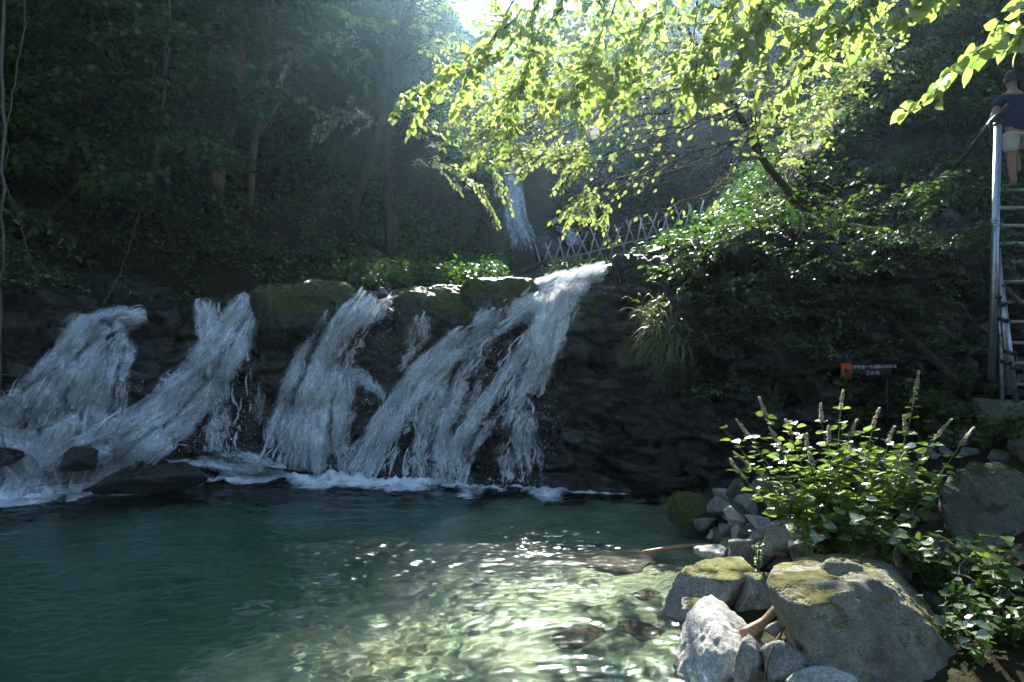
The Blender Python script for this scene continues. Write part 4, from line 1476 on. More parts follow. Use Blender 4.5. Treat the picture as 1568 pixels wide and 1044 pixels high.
# leaning tree on the rock shoulder: the fine sunlit sprays over the falls
t = thing('leaning_tree', (0, 0, 0), 'slender dark tree leaning left over the falls with sunlit sprays', 'tree')
mb, lv = MB(), Leaves()
tr = path_smooth(px_path([(1240, 330, 10.0), (1165, 245, 9.6), (1120, 150, 9.3), (1060, 60, 9.0), (1000, -40, 8.8)]), 16)
mb.tube(tr, np.linspace(0.06, 0.015, 16), 8)
tr2 = path_smooth(px_path([(1180, 262, 9.7), (1105, 130, 9.6), (1075, 60, 9.6), (1080, -30, 9.6)]), 12)
mb.tube(tr2, np.linspace(0.035, 0.01, 12), 7)
for L, ns, sl in [
        ([(1110, 135, 9.3), (1010, 140, 9.0), (900, 170, 8.7), (800, 205, 8.5), (700, 190, 8.4)], 16, 0.95),
        ([(1075, 85, 9.1), (980, 80, 8.8), (860, 95, 8.6), (760, 130, 8.5)], 15, 0.95),
        ([(1150, 215, 9.5), (1060, 235, 9.2), (960, 262, 9.0), (866, 312, 8.9)], 14, 0.75),
        ([(1125, 165, 9.3), (1010, 200, 9.0), (920, 232, 8.8), (850, 260, 8.7)], 12, 0.7),
        ([(1050, 45, 9.0), (960, 20, 8.8), (850, 15, 8.6), (760, 50, 8.5)], 14, 0.9),
        ([(1085, 95, 9.2), (1030, 60, 8.6), (950, 50, 8.2), (880, 40, 8.0)], 12, 0.8),
        ([(1120, 150, 9.3), (1000, 175, 9.6), (880, 220, 9.8), (790, 230, 10.0)], 14, 0.9),
        ([(1100, 120, 9.2), (960, 120, 9.6), (830, 140, 9.8), (700, 150, 10.0)], 15, 1.0),
        ([(1140, 210, 9.5), (1030, 250, 9.6), (930, 290, 9.8), (880, 320, 9.9)], 12, 0.7),
        ([(1140, 210, 9.5), (1080, 265, 9.3), (1010, 300, 9.2), (955, 335, 9.1)], 8, 0.45),
        ([(1130, 180, 9.4), (1060, 190, 9.8), (990, 200, 10.2), (930, 210, 10.6)], 12, 0.8),
        ([(1165, 240, 9.6), (1150, 150, 9.2), (1160, 70, 8.8), (1180, 0, 8.4)], 12, 0.9),
        ([(1180, 262, 9.7), (1230, 190, 9.5), (1290, 130, 9.3), (1350, 90, 9.2)], 12, 0.8),
        ([(1150, 220, 9.6), (1210, 120, 9.2), (1270, 50, 9.0), (1330, 10, 8.8)], 12, 0.9)]:
    for rep in range(2):
        leafy_branch(mb, lv, [q_ + gb.normal(0, 0.12, 3) * (i_ > 0) for i_, q_ in enumerate(px_path(L))], 0.013, int(ns * 1.5), sl, 0.032, 0.088, gb, droop=0.22, start=0.08, flat=0.28, face=(0, 0.5, 0))
mb.build('branches', M_bark, t)
p, d, u, s = lv.arr()
# the crown is open near the trunk: sunlight falls through there on the right bank
cpx = 784 + FPX * p[:, 0] / p[:, 1]
cpy = 522 - FPX * np.tan(np.arctan((p[:, 2] - EYE) / p[:, 1]) - PITCH)
hole = ((cpx - 1075) / 50) ** 2 + ((cpy - 265) / 50) ** 2 + 0.5 * perlin(np.stack([cpx * 0.03, cpy * 0.03, np.zeros(len(p))], 1)) < 1.0
tl = (p[:, 2] - 0.6) / sdir.z
lx, ly = p[:, 0] - sdir.x * tl, p[:, 1] - sdir.y * tl
hole |= (((lx - 1.75) / 1.05) ** 2 + ((ly - 4.35) / 1.3) ** 2 < 1.0) & (rng.random(len(p)) < 0.93)
p, d, u, s = p[~hole], d[~hole], u[~hole], s[~hole]
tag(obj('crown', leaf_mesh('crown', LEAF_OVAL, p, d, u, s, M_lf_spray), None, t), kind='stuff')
print('leaning tree leaves', len(p))

# bough from the left bank reaching into the light over the middle fall
t = thing('leafy_bough_tree', (0, 0, 0), 'tree at the valley mouth with hanging sunlit sprays left of the upper fall', 'tree')
mb, lv = MB(), Leaves()
tr = path_smooth(px_path([(600, 400, 15.5), (590, 250, 15.3), (600, 100, 15.0), (620, -40, 15.0)]), 12)
mb.tube(tr, np.linspace(0.12, 0.05, 12), 8)
for L, ns, sl in [([(592, 230, 15.3), (660, 180, 14.6), (720, 205, 14.2), (775, 285, 14.0)], 14, 0.9), ([(595, 180, 15.2), (660, 130, 14.5), (720, 140, 14.0), (790, 190, 13.8)], 14, 0.95),
                  ([(600, 100, 15.0), (680, 60, 14.6), (740, 70, 14.2), (800, 110, 14.0)], 14, 1.0), ([(600, 60, 15), (680, 0, 14.6), (760, 0, 14.2)], 12, 1.0),
                  ([(592, 260, 15.3), (660, 240, 14.9), (720, 270, 14.6), (755, 320, 14.4)], 10, 0.8), ([(600, 120, 15.1), (540, 60, 14.8), (480, 60, 14.6), (430, 90, 14.4)], 12, 1.0),
                  ([(595, 200, 15.2), (540, 170, 14.8), (490, 190, 14.6)], 10, 0.9)]:
    leafy_branch(mb, lv, px_path(L), 0.02, int(ns * 1.8), sl, 0.055, 0.12, gb, droop=0.25, start=0.15, flat=0.25, face=(0, 0.4, 0))
mb.build('branches', M_bark, t)
p, d, u, s = lv.arr()
tl = (p[:, 2] - 0.0) / sdir.z
lx, ly = p[:, 0] - sdir.x * tl, p[:, 1] - sdir.y * tl
kp = ~((((lx + 1.1) / 1.3) ** 2 + ((ly - 5.2) / 1.2) ** 2 < 1.0) & (rng.random(len(p)) < 0.9))
p, d, u, s = p[kp], d[kp], u[kp], s[kp]
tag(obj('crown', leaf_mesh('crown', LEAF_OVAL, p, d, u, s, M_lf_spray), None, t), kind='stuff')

# broad-leaved boughs hanging out from the left bank
for lab_, root_, boughs in [
        ('broad-leaved tree at the far left with drooping boughs', [(-260, 420, 10.5), (-230, 200, 10.5), (-200, -60, 10.5)],
         [[(-230, 200, 10.5), (-60, 140, 10.6), (60, 170, 10.6), (180, 235, 10.6)], [(-215, 80, 10.5), (-40, 40, 10.8), (110, 40, 11), (230, 90, 11)], [(-235, 250, 10.5), (-80, 270, 10.4), (30, 310, 10.4), (110, 370, 10.4)], [(-205, 0, 10.5), (-20, -30, 10.2), (120, -10, 10), (220, 10, 10)]]),
        ('broad-leaved tree on the left slope spreading over the stout brown trunk', [(270, 330, 14.5), (275, 200, 14.4), (300, 60, 14.2), (320, -80, 14)],
         [[(280, 170, 14.4), (340, 120, 13.6), (420, 120, 13.2), (490, 170, 13)], [(290, 100, 14.3), (380, 60, 13.6), (470, 60, 13.2), (560, 110, 13)], [(275, 200, 14.4), (250, 160, 13.6), (260, 200, 13.2), (330, 300, 13)], [(300, 60, 14.2), (400, 0, 13.6), (500, 0, 13.4), (600, 40, 13.2)], [(285, 140, 14.4), (200, 100, 13.8), (120, 120, 13.4), (60, 180, 13.2)]])]:
    t = thing('broadleaf_tree', (0, 0, 0), lab_, 'tree', 'broad-leaved trees of the left bank')
    mb, lv = MB(), Leaves()
    tr = path_smooth(px_path(root_), 12)
    tr[0] += (0, 0, -0.5)
    mb.tube(tr, np.linspace(0.11, 0.05, 12), 8)
    for L in boughs:
        leafy_branch(mb, lv, px_path(L), 0.022, 16, 1.0, 0.075, 0.15, gb, droop=0.3, start=0.12, flat=0.22)
    mb.build('branches', M_bark, t)
    p, d, u, s = lv.arr()
    tag(obj('crown', leaf_mesh('crown', LEAF_OVAL, p, d, u, s, M_lf_mid), None, t), kind='stuff')


# ---- shrubs over the right wall
shrub_forms = []
for k in range(5):
    gk_ = np.random.default_rng(400 + k)
    mb, lv = MB(), Leaves()
    for j in range(11):
        az = j * 2.4 + gk_.uniform(-.4, .4)
        L = gk_.uniform(0.6, 1.0)
        el = gk_.uniform(0.2, 1.2)
        e = np.array([math.cos(az) * math.cos(el), math.sin(az) * math.cos(el), math.sin(el)]) * L
        leafy_branch(mb, lv, [np.array([0, 0, -0.1]), e * 0.55 + [0, 0, 0.08], e + [0, 0, -0.08]], 0.011, 7, 0.34, 0.042, 0.072, gk_, droop=0.3, start=0.25, flat=0.4)
    p, d, u, s = lv.arr()
    sm = mb.mesh('stems')
    sm.materials.append(M_bark)
    shrub_forms.append((sm, leaf_mesh('foliage', LEAF_SMALL, p, d, u, s * 1.05, M_lf_shrub)))
    print('shrub leaves', len(p))


def shrub(loc, form, sc, rz, label, group, tilt=(0, 0)):
    o = thing('shrub', loc, label, 'shrub', group)
    o.rotation_euler = (tilt[0], tilt[1], rz)
    o.scale = (sc, sc, sc * 0.85)
    obj('stems', shrub_forms[form][0], None, o)
    obj('foliage', shrub_forms[form][1], None, o)
    return o


gq = np.random.default_rng(77)
rows_ = [([(1075, 395), (1120, 360), (1180, 330), (1250, 300), (1320, 285), (1390, 270), (1450, 255), (1500, 245)], 10.6, 0.9, 'sunlit shrub in the upper row over the right rock wall', 'upper row of shrubs over the wall'),
         ([(1060, 430), (1110, 405), (1165, 380), (1225, 365), (1290, 355), (1350, 345), (1410, 335), (1465, 325), (1510, 320)], 9.95, 1.05, 'glossy shrub in the middle row draped over the right rock wall', 'middle row of shrubs over the wall'),
         ([(1095, 480), (1150, 455), (1210, 440), (1270, 425), (1335, 415), (1400, 400), (1460, 395), (1510, 400)], 9.55, 0.75, 'shaded shrub in the lowest row hanging down the right rock wall', 'lowest row of shrubs over the wall'),
         ([(1120, 300), (1200, 262), (1290, 225), (1380, 205), (1450, 190)], 11.6, 1.1, 'shrub behind the upper row, half in the light', 'shrubs behind the upper row'),
         ([(1045, 600), (1070, 560), (1200, 500), (1290, 520), (1180, 540), (1340, 500), (1420, 480), (1480, 470), (1480, 530), (1060, 500), (1110, 530), (1150, 490), (1250, 480), (1240, 545), (1320, 545), (1380, 520), (1430, 545), (1120, 590), (1090, 460), (1300, 470), (1370, 455), (1440, 440)], 9.2, 0.62, 'small shrub clinging to the dark face of the right wall', 'shrubs on the dark wall face')]
for pts, Y, sc, lab, grp in rows_:
    for a, b in pts:
        shrub(surf(a + gq.normal(0, 8), b + gq.normal(0, 8), 5.0, 0.1), int(gq.integers(5)), sc * gq.uniform(0.8, 1.2), gq.uniform(0, 6.28), lab, grp, (gq.normal(0.15, .15), gq.normal(0, .15)))
for a, b, Y, sc in [(40, 440, 10.2, 1.0), (110, 400, 10.6, 1.0), (190, 380, 11.2, 1.05), (240, 420, 11.6, 0.8), (60, 360, 11.2, 1.1), (140, 455, 10.8, 0.7), (320, 400, 12.6, 0.9), (-20, 470, 9.8, 1.0),
                    (400, 395, 13.5, 0.8), (280, 360, 12.8, 1.0), (20, 300, 11.8, 1.1), (120, 310, 12.5, 1.0), (480, 400, 14.5, 0.8)]:
    shrub(surf(a, b, 5.0, 0.15), int(gq.integers(5)), sc, gq.uniform(0, 6.28), 'deep green shrub overhanging the shaded left bank above the falls', 'shrubs on the left bank', (0.2, 0.1))


for a, b in [(960, 250), (1010, 230), (1060, 215), (1110, 190), (1000, 290), (1060, 275), (1100, 250), (930, 290), (1080, 150), (1150, 150), (1200, 180), (900, 240), (860, 200), (1040, 170)]:
    shrub(surf(a, b, 6.0, 0.2), int(gq.integers(5)), gq.uniform(1.4, 2.0), gq.uniform(0, 6.28), 'hazy bush on the slope behind the leaning tree', 'bushes behind the leaning tree', (0.2, -0.1))
for a, b in [(1300, 150), (1370, 120), (1440, 150), (1500, 110), (1330, 70), (1420, 60), (1500, 40), (1560, 60), (1250, 120), (1545, 160), (1480, 200), (1400, 190)]:
    shrub(surf(a, b, 6.0, 0.2), int(gq.integers(5)), gq.uniform(1.2, 1.7), gq.uniform(0, 6.28), 'large dark bush on the upper right slope below the canopy', 'bushes on the upper right slope', (0.2, -0.1))


# ---- grass hanging from the wall
def grass_tuft(label, px_, py_, Y, n, L, gg, spread=1.0, mat=None):
    o = thing('grass_tuft', pix(px_, py_, Y), label, 'grass')
    mb = MB()
    for k in range(n):
        az = gg.uniform(-3.6, -1.3) if gg.random() < 0.85 else gg.uniform(0, 6.28)
        l = L * gg.uniform(0.55, 1.1)
        d = np.array([math.cos(az) * spread, math.sin(az) * 0.8, 0])
        s = np.linspace(0, 1, 7)[:, None]
        q = np.array([gg.normal(0.05, .13), gg.normal(0, .05), gg.normal(0, .11)]) + d * l * s * 0.75 + np.array([0, 0, 1.0]) * (0.55 * l * s - 1.0 * l * s ** 2.2)
        side = np.cross(d, [0, 0, 1.0])
        side = side / (np.linalg.norm(side) + 1e-9) + gg.normal(0, .3, 3)
        wd = 0.0045 * (1 - s ** 2) + 0.0006
        V = np.concatenate([q - side * wd, q + side * wd])
        i = np.arange(6)
        mb.add(V, np.stack([i, i + 1, i + 8, i + 7], 1))
    mb.build('blades', mat, o)
    return o


M_grass = mat_leaf('pale_grass', [(0.10, 0.15, 0.035), (0.15, 0.18, 0.05), (0.2, 0.18, 0.08), (0.09, 0.14, 0.03)], trans=0.5)
grass_tuft('sunlit tuft of long grass hanging on the rock wall, lower of two', 1020, 525, 8.6, 260, 0.62, gb, spread=1.2, mat=M_grass)
grass_tuft('sunlit tuft of dry grass on the rock wall, upper of two', 1010, 478, 8.8, 110, 0.45, gb, mat=M_grass)
grass_tuft('thin grass leaning out from the crest toward the sunlit sheet', 985, 440, 10.0, 40, 0.55, gb, mat=M_grass)
grass_tuft('grass fringe under the shrubs at the crest', 1080, 400, 9.9, 70, 0.5, gb, mat=M_grass)


# ---- ferny plants hanging in the light at the crest
# ---- flowering herb in the light on the right bank
t = thing('flowering_herb', (0, 0, 0), 'tall sunlit herb with pale flower spikes behind the foreground boulders', 'plant')
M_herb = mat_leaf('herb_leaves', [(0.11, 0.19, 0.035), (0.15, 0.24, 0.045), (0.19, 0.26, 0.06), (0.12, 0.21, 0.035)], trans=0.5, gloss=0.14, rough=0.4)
M_stem = mat_plain('herb_stem', (0.13, 0.16, 0.05), 0.6, scale=20)
M_spike = mat_plain('pale_flower_spike', (0.42, 0.38, 0.26), 0.8, scale=40, var=0.4)
lv = Leaves()
tips_px = [(1160, 606, 5.2), (1178, 652, 5.0), (1128, 640, 5.1), (1226, 662, 5.0), (1202, 640, 5.2), (1250, 616, 5.1), (1288, 596, 5.2), (1306, 640, 5.0), (1336, 622, 5.1),
           (1412, 566, 5.2), (1396, 634, 5.1), (1490, 652, 5.0), (1390, 690, 4.8), (1270, 650, 4.9), (1105, 700, 5.0), (1450, 640, 5.15), (1360, 650, 4.95), (1234, 690, 4.7), (1130, 690, 4.95)]
n_spk = len(tips_px)
tips_px += [(1110, 655, 5.0), (1150, 665, 4.9), (1190, 690, 4.8), (1215, 640, 5.0), (1265, 690, 4.7), (1300, 690, 4.7), (1330, 680, 4.75), (1370, 700, 4.7), (1420, 680, 4.8), (1400, 740, 4.6), (1440, 720, 4.7), (1180, 740, 4.7), (1230, 740, 4.6), (1290, 750, 4.5), (1350, 760, 4.5)]
for k, (tx, ty, tY) in enumerate(tips_px):
    root = np.array(pix(1285 + gb.normal(0, 26), 845 + gb.normal(0, 10), 4.75 + gb.normal(0, 0.12))[:])
    tip = np.array(pix(tx, ty, tY)[:])
    mid = root * 0.5 + tip * 0.5 + np.array([(tip[0] - root[0]) * 0.10, 0, -abs(tip[0] - root[0]) * 0.10 + 0.02])
    q = path_smooth([root, mid, tip], 14)
    bend = np.array([gb.normal(0, 1), gb.normal(0, 1), -0.4]) * 0.028
    q = q + bend * (np.maximum(0, np.arange(14) - 9) / 4.0)[:, None] ** 2
    MB().tube(q, np.linspace(0.006, 0.0025, 14), 5).build('stem', M_stem, t)
    # spike: buds in whorls round the last stretch
    sp = MB()
    i0 = 11
    for j in range(22 if k < n_spk else 0):
        f = i0 + 2.0 * j / 21
        i = min(12, int(f))
        pc = q[i] * (1 - (f - i)) + q[i + 1] * (f - i)
        rr = 0.015 * (1 - 0.65 * j / 21) * gb.uniform(0.7, 1.3)
        for a in range(5):
            an = a * 1.2566 + j * 0.6
            o3 = np.array([math.cos(an), math.sin(an), 0.35 * gb.normal()]) * rr
            b = np.array([[0, 0, .007], [.005, 0, 0], [-.0025, .0043, 0], [-.0025, -.0043, 0]]) * gb.uniform(.6, 1.7)
            sp.add(b + pc + o3, np.array([[0, 1, 2], [0, 2, 3], [0, 3, 1], [1, 3, 2]]))
    if k < n_spk:
        sp.build('flower_spike', M_spike, t, smooth=False)
    az0 = gb.uniform(0, 3.1)
    for j in range(11):
        f = 3.0 + (8.0 if k < n_spk else 10.0) * j / 10 + gb.uniform(-.3, .3)
        i = min(12, int(f))
        pc = q[i] * (1 - (f - i)) + q[i + 1] * (f - i)
        for sgn in (0, math.pi):
            an = az0 + j * 1.57 + sgn + gb.normal(0, .25)
            d = np.array([math.cos(an), math.sin(an), gb.uniform(-0.25, 0.35)])
            lv.add(pc + d * 0.02, d, np.array([0, 0, 1.0]) + gb.normal(0, .3, 3) + np.array([0, 0.5, 0]), gb.uniform(0.6, 1.05) * (0.12 - 0.05 * j / 10))
leaf_parts(t, lv, LEAF_HEART, M_herb, limit=300, rest='small_leaves')


def herb_clump(label, px_, py_, Y, n, rad, leaf, mat, group, name='low_herb', tmpl=LEAF_HEART, h=0.3):
    o = thing(name, pix(px_, py_, Y), label, 'plant', group)
    mb, lv = MB(), Leaves()
    for k in range(n):
        az = gb.uniform(0, 6.28)
        e = np.array([math.cos(az) * rad * gb.uniform(.2, 1), math.sin(az) * rad * gb.uniform(.2, 1), h * gb.uniform(.5, 1.1)])
        q = path_smooth([np.zeros(3), e * (0.4, 0.4, 0.7), e], 6)
        mb.tube(q, np.linspace(0.004, 0.0015, 6), 4)
        for j in range(5):
            f = 0.35 + 0.65 * j / 4
            pc = e * f * (f, f, 1)
            an = gb.uniform(0, 6.28)
            d = np.array([math.cos(an), math.sin(an), gb.uniform(-.4, .3)])
            lv.add(pc, d, np.array([0, -0.15, 1.0]) + gb.normal(0, .35, 3), leaf * gb.uniform(.6, 1.2))
    mb.build('stems', M_stem, o)
    p, d, u, s = lv.arr()
    obj('leaves', leaf_mesh('leaves', tmpl, p, d, u, s, mat), None, o)
    return o


for (a, b, Y, n, rad, lf, lab) in [
        (1262, 850, 4.6, 16, .22, .085, 'low broad-leaved clump at the foot of the flowering herb, left'),
        (1310, 858, 4.45, 18, .22, .08, 'low broad-leaved clump at the foot of the flowering herb, middle'),
        (1352, 868, 4.4, 14, .2, .07, 'low broad-leaved clump at the foot of the flowering herb, right'),
        (1410, 800, 4.7, 14, .22, .075, 'sunlit leafy clump against the big grey boulder'),
        (1350, 740, 5.3, 18, .3, .075, 'leafy clump behind the flower spikes'),
        (1200, 800, 5.4, 10, .18, .05, 'small weeds among the heaped stones'),
        (1240, 870, 4.3, 10, .1, .03, 'tiny weeds behind the top of the largest boulder'),
        (1420, 900, 4.1, 16, .25, .06, 'shaded weeds right of the largest boulder, upper'),
        (1470, 960, 3.8, 12, .2, .055, 'shaded weeds right of the largest boulder, lower'),
        (1530, 940, 3.7, 10, .2, .08, 'shaded leafy plant at the bottom right corner'),
        (1500, 1030, 3.3, 8, .15, .05, 'small dark plant at the bottom edge right of the largest boulder'),
        (1450, 905, 4.0, 14, .22, .06, 'shaded weeds between the largest boulder and the dark mossy one, upper left'),
        (1500, 900, 4.0, 14, .24, .06, 'shaded weeds under the big grey boulder at the right'),
        (1450, 1000, 3.5, 12, .2, .05, 'shaded weeds at the right foot of the largest boulder'),
        (1545, 1000, 3.4, 14, .24, .06, 'shaded weeds in the very bottom right corner'),
        (1540, 900, 4.1, 14, .24, .07, 'shaded weeds at the right edge over the dark mossy boulder'),
        (1500, 985, 3.6, 12, .2, .05, 'shaded weeds in the middle of the bare bank at the bottom right'),
        (1395, 870, 4.5, 12, .2, .06, 'shaded weeds between the herb and the big grey boulder'),
        (1160, 880, 4.6, 8, .08, .025, 'tiny weeds between the two mossy boulders')]:
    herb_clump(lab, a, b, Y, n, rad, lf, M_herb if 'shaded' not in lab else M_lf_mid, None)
gq2 = np.random.default_rng(9)
for k in range(46):
    a, b = gq2.uniform(1180, 1560), gq2.uniform(585, 690)
    Y = np.interp(b, [585, 640, 690], [8.4, 7.4, 6.3])
    s_ = surf(a, b + 8, 3.0)
    Y = s_.y - 0.05
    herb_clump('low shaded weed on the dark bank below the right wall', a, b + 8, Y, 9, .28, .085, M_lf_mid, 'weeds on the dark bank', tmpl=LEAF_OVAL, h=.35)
# ------------------------------------------------------------------ made things
M_pipe = mat_plain('galvanised_pipe', (0.36, 0.42, 0.47), 0.42, metal=0.75, var=0.25, scale=14, spec=0.5)
M_clamp = mat_plain('dark_clamp_steel', (0.06, 0.06, 0.065), 0.5, metal=0.6, scale=20)
M_tread = mat_plain('worn_timber_tread', (0.36, 0.35, 0.3), 0.8, var=0.35, scale=9, stretch=(0.4, 4, 4))
M_black = mat_plain('black_painted_rail', (0.015, 0.016, 0.017), 0.5, scale=12)

st = thing('metal_stairs', pix(1560, 640, 8.6), 'steep stairs of galvanised pipe and plank treads at the right edge', 'stairs')
base = np.array(st.location)


def pl(x, y, Y):
    return np.array(pix(x, y, Y)[:]) - base


tread_y = [293, 320, 347, 374, 402, 432, 463, 493, 525, 556, 588, 616]
x_left = 6.56
for k, ty in enumerate(tread_y):
    Y = 9.75 - 0.105 * k
    z = pix(1545, ty, Y).z
    MB().box(0.716 * Y + 0.42 - base[0], Y - base[1], z - base[2], 0.80, 0.17, 0.04).build('tread', M_tread, st, smooth=False)
zt_, zb_ = pix(1545, 293, 9.75).z, pix(1545, 616, 8.6).z
for xx in (0.0, 0.84):
    MB().tube([np.array([0.716 * 9.9 + xx, 9.9, zt_ + 0.3]) - base, np.array([0.716 * 8.5 + xx, 8.5, zb_ - 0.3]) - base], 0.028, 10).build('stringer', M_pipe, st)
for a, b, c_, d_, Y0, Y1, r in [(1518, 582, 1528, 192, 8.35, 8.35, 0.042), (1546, 604, 1527, 380, 8.28, 8.45, 0.034), (1556, 622, 1534, 440, 8.25, 8.4, 0.030)]:
    p = MB().tube([pl(a, b, Y0), pl(c_, d_, Y1)], r, 12).build('pole', M_pipe, st)
    u = np.array(pl(c_, d_, Y1)) - np.array(pl(a, b, Y0))
    u /= np.linalg.norm(u)
    e = np.array(pl(c_, d_, Y1))
    MB().tube([e, e + u * 0.03], r * 1.25, 12).build('cap', M_clamp, p)
for a, b, Y in [(1524, 455, 8.35), (1532, 465, 8.35), (1536, 490, 8.33), (1540, 555, 8.3), (1549, 562, 8.3), (1551, 598, 8.28), (1545, 540, 8.3)]:
    c_ = pl(a, b, Y)
    MB().box(*c_, 0.09, 0.09, 0.045, (0.3, 0.2, 0.4)).box(c_[0] + .03, c_[1] - .03, c_[2], 0.03, 0.06, 0.03).build('clamp', M_clamp, st, smooth=False)
hr = MB().tube([pl(1458, 262, 9.9), pl(1488, 225, 9.6), pl(1518, 186, 9.3), pl(1545, 160, 9.2)], 0.035, 8)
ho = hr.build('handrail', M_black, st)
MB().tube([pl(1516, 188, 9.3), pl(1518, 250, 9.4)], 0.025, 8).build('handrail_post', M_black, st)

# ---- notice at the foot of the wall
sg = thing('notice_board', pix(1322, 568, 8.35), 'small black notice with white writing and an orange arrow panel', 'sign', rz=-0.06)
M_sb = mat_plain('black_board', (0.012, 0.012, 0.014), 0.5, scale=10)
M_or = mat_plain('orange_panel', (0.5, 0.09, 0.03), 0.6, scale=10, var=0.15)
M_wt = mat_plain('white_lettering', (0.75, 0.75, 0.72), 0.6, scale=10, var=0.05)
MB().box(0.04, 0, 0, 0.58, 0.018, 0.2).build('board', M_sb, sg, smooth=False)
MB().box(-0.21, -0.013, 0.0, 0.125, 0.008, 0.19).build('orange_panel', M_or, sg, smooth=False)
ar = MB()
ar.add(np.array([[-.25, -.0195, .0], [-.205, -.0195, .042], [-.205, -.0195, -.042]]), np.array([[0, 2, 1]]))
ar.add(np.array([[-.206, -.0195, .014], [-.17, -.0195, .014], [-.17, -.0195, -.014], [-.206, -.0195, -.014]]), np.array([[0, 3, 2, 1]]))
ar.build('arrow', M_sb, sg, smooth=False)


def lettering(txt, x, z, size):
    cu = bpy.data.curves.new('lettering', 'FONT')
    cu.body = txt
    cu.size = size
    cu.materials.append(M_wt)
    tmp = bpy.data.objects.new('lettering', cu)
    C.objects.link(tmp)
    me = bpy.data.meshes.new_from_object(tmp.evaluated_get(bpy.context.evaluated_depsgraph_get()))
    bpy.data.objects.remove(tmp)
    o = obj('lettering', me, M_wt, sg)
    o.location = (x, -0.012, z)
    o.rotation_euler = (math.pi / 2, 0, 0)


lettering('遊歩道', -0.135, 0.03, 0.05)
lettering('一の滝', 0.02, 0.035, 0.05)
lettering('魚止めの滝', 0.165, 0.04, 0.045)
lettering('三の滝', 0.02, -0.045, 0.055)
for xx in (-0.2, 0.28):
    MB().tube([(xx, 0.02, 0.09), (xx, 0.02, -0.75)], 0.018, 6).build('post', M_black, sg)

# ---- stake fence along the path up the valley
fc = thing('stake_fence', pix(830, 412, 15.2), 'pale zigzag stake fence on the bank beyond the crest of the falls', 'fence')
M_stake = mat_plain('weathered_stakes', (0.34, 0.35, 0.35), 0.7, var=0.25, scale=12)
A, B = np.array(pix(822, 414, 15.2)[:]), np.array(pix(1075, 352, 14.6)[:])
fl = np.array(fc.location)
n_st = 28
for k in range(n_st):
    f = (k + 0.5) / n_st
    c_ = A + (B - A) * f - fl
    le = (0.13 if k % 2 else -0.13) + gb.normal(0, 0.03)
    h = 0.62 * gb.uniform(0.85, 1.1)
    MB().tube([c_ + [-le, 0, -0.15], c_ + [le, 0.02 * (k % 2), h]], 0.018, 6).build('stake', M_stake, fc)
MB().tube([A - fl + [0, 0.03, 0.12], B - fl + [0, 0.03, 0.12]], 0.018, 6).build('rail', M_stake, fc)
MB().tube([np.array(pix(798, 418, 15.3)[:]) - fl, np.array(pix(842, 396, 15.1)[:]) - fl], 0.05, 6).build('end_log', M_bark, fc)

# ---- fallen pole, sticks, hanging vines
lg = MB().tube(path_smooth(px_path([(1232, 362, 9.3), (1330, 455, 8.7), (1465, 585, 8.0)]), 10), np.linspace(0.035, 0.05, 10), 8).build('fallen_trunk', M_bark)
tag(lg, 'thin brown fallen trunk leaning diagonally on the right wall', 'log')
M_drift = mat_plain('driftwood', (0.33, 0.2, 0.12), 0.7, var=0.3, scale=12, stretch=(1, 1, 1), bump=0.3)
dw = MB().tube(path_smooth(px_path([(1136, 972, 3.72), (1166, 956, 3.74), (1182, 938, 3.78), (1200, 922, 3.85)]), 10), np.linspace(0.028, 0.022, 10) * (1 + 0.15 * np.sin(np.arange(10))), 8).build('driftwood_stick', M_drift)
tag(dw, 'bent reddish driftwood stick caught against the largest boulder', 'stick')
s2 = MB().tube(path_smooth(px_path([(1170, 1044, 3.3), (1176, 1000, 3.35), (1200, 960, 3.5), (1216, 945, 3.6)]), 8), 0.005, 5).build('twig', M_barkp)
tag(s2, 'thin dry twig standing against the small grey blocks', 'twig')
s3 = MB().tube(path_smooth(px_path([(985, 846, 6.0), (1030, 838, 6.1), (1090, 834, 6.2)]), 8), 0.02, 6).build('drift_pole', M_drift)
tag(s3, 'pale drift pole lying along the waterline of the shallows', 'stick')
gv = np.random.default_rng(88)
M_vine = mat_plain('grey_vine', (0.12, 0.11, 0.09), 0.8, var=0.3, scale=8)
for L, r, lab in [
        ([(262, -60, 11), (258, 120, 11), (235, 260, 10.8), (212, 330, 10.6), (190, 400, 10.3), (160, 465, 9.9)], 0.012, 'long hanging vine swinging left down before the left slope'),
        ([(250, -60, 11.2), (252, 140, 11.2), (232, 300, 11.0), (230, 330, 11.0)], 0.008, 'thin straight vine hanging beside the long swinging one'),
        ([(10, -60, 8.8), (6, 150, 8.8), (4, 300, 8.8), (2, 420, 8.8), (0, 590, 8.7)], 0.022, 'thick pale vine hanging down the left edge of the picture'),
        ([(42, -60, 9), (40, 40, 9), (16, 140, 8.9), (8, 260, 8.8)], 0.01, 'forked vine joining the thick one at the left edge'),
        ([(-10, 250, 8.8), (25, 320, 8.8), (60, 430, 8.7)], 0.007, 'short curved vine at the left edge over the shrubs'),
        ([(-30, 570, 7.8), (20, 610, 7.7), (45, 635, 7.6), (68, 654, 7.5)], 0.008, 'bare twig reaching in from the left over the foam, upper'),
        ([(-30, 640, 7.4), (6, 675, 7.3), (10, 700, 7.3), (-6, 725, 7.3)], 0.008, 'bare hooked twig at the left edge over the foam, lower')]:
    Q = path_smooth(px_path(L), 22)
    Q[1:-1] += gv.normal(0, 0.018, (20, 3))
    tag(MB().tube(Q, r * np.linspace(1, 0.7, 22), 6).build('vine', M_vine), lab, 'vine')
DT = surf(330, 300, 8.0).y - 0.1
print('stout trunk depth', DT)
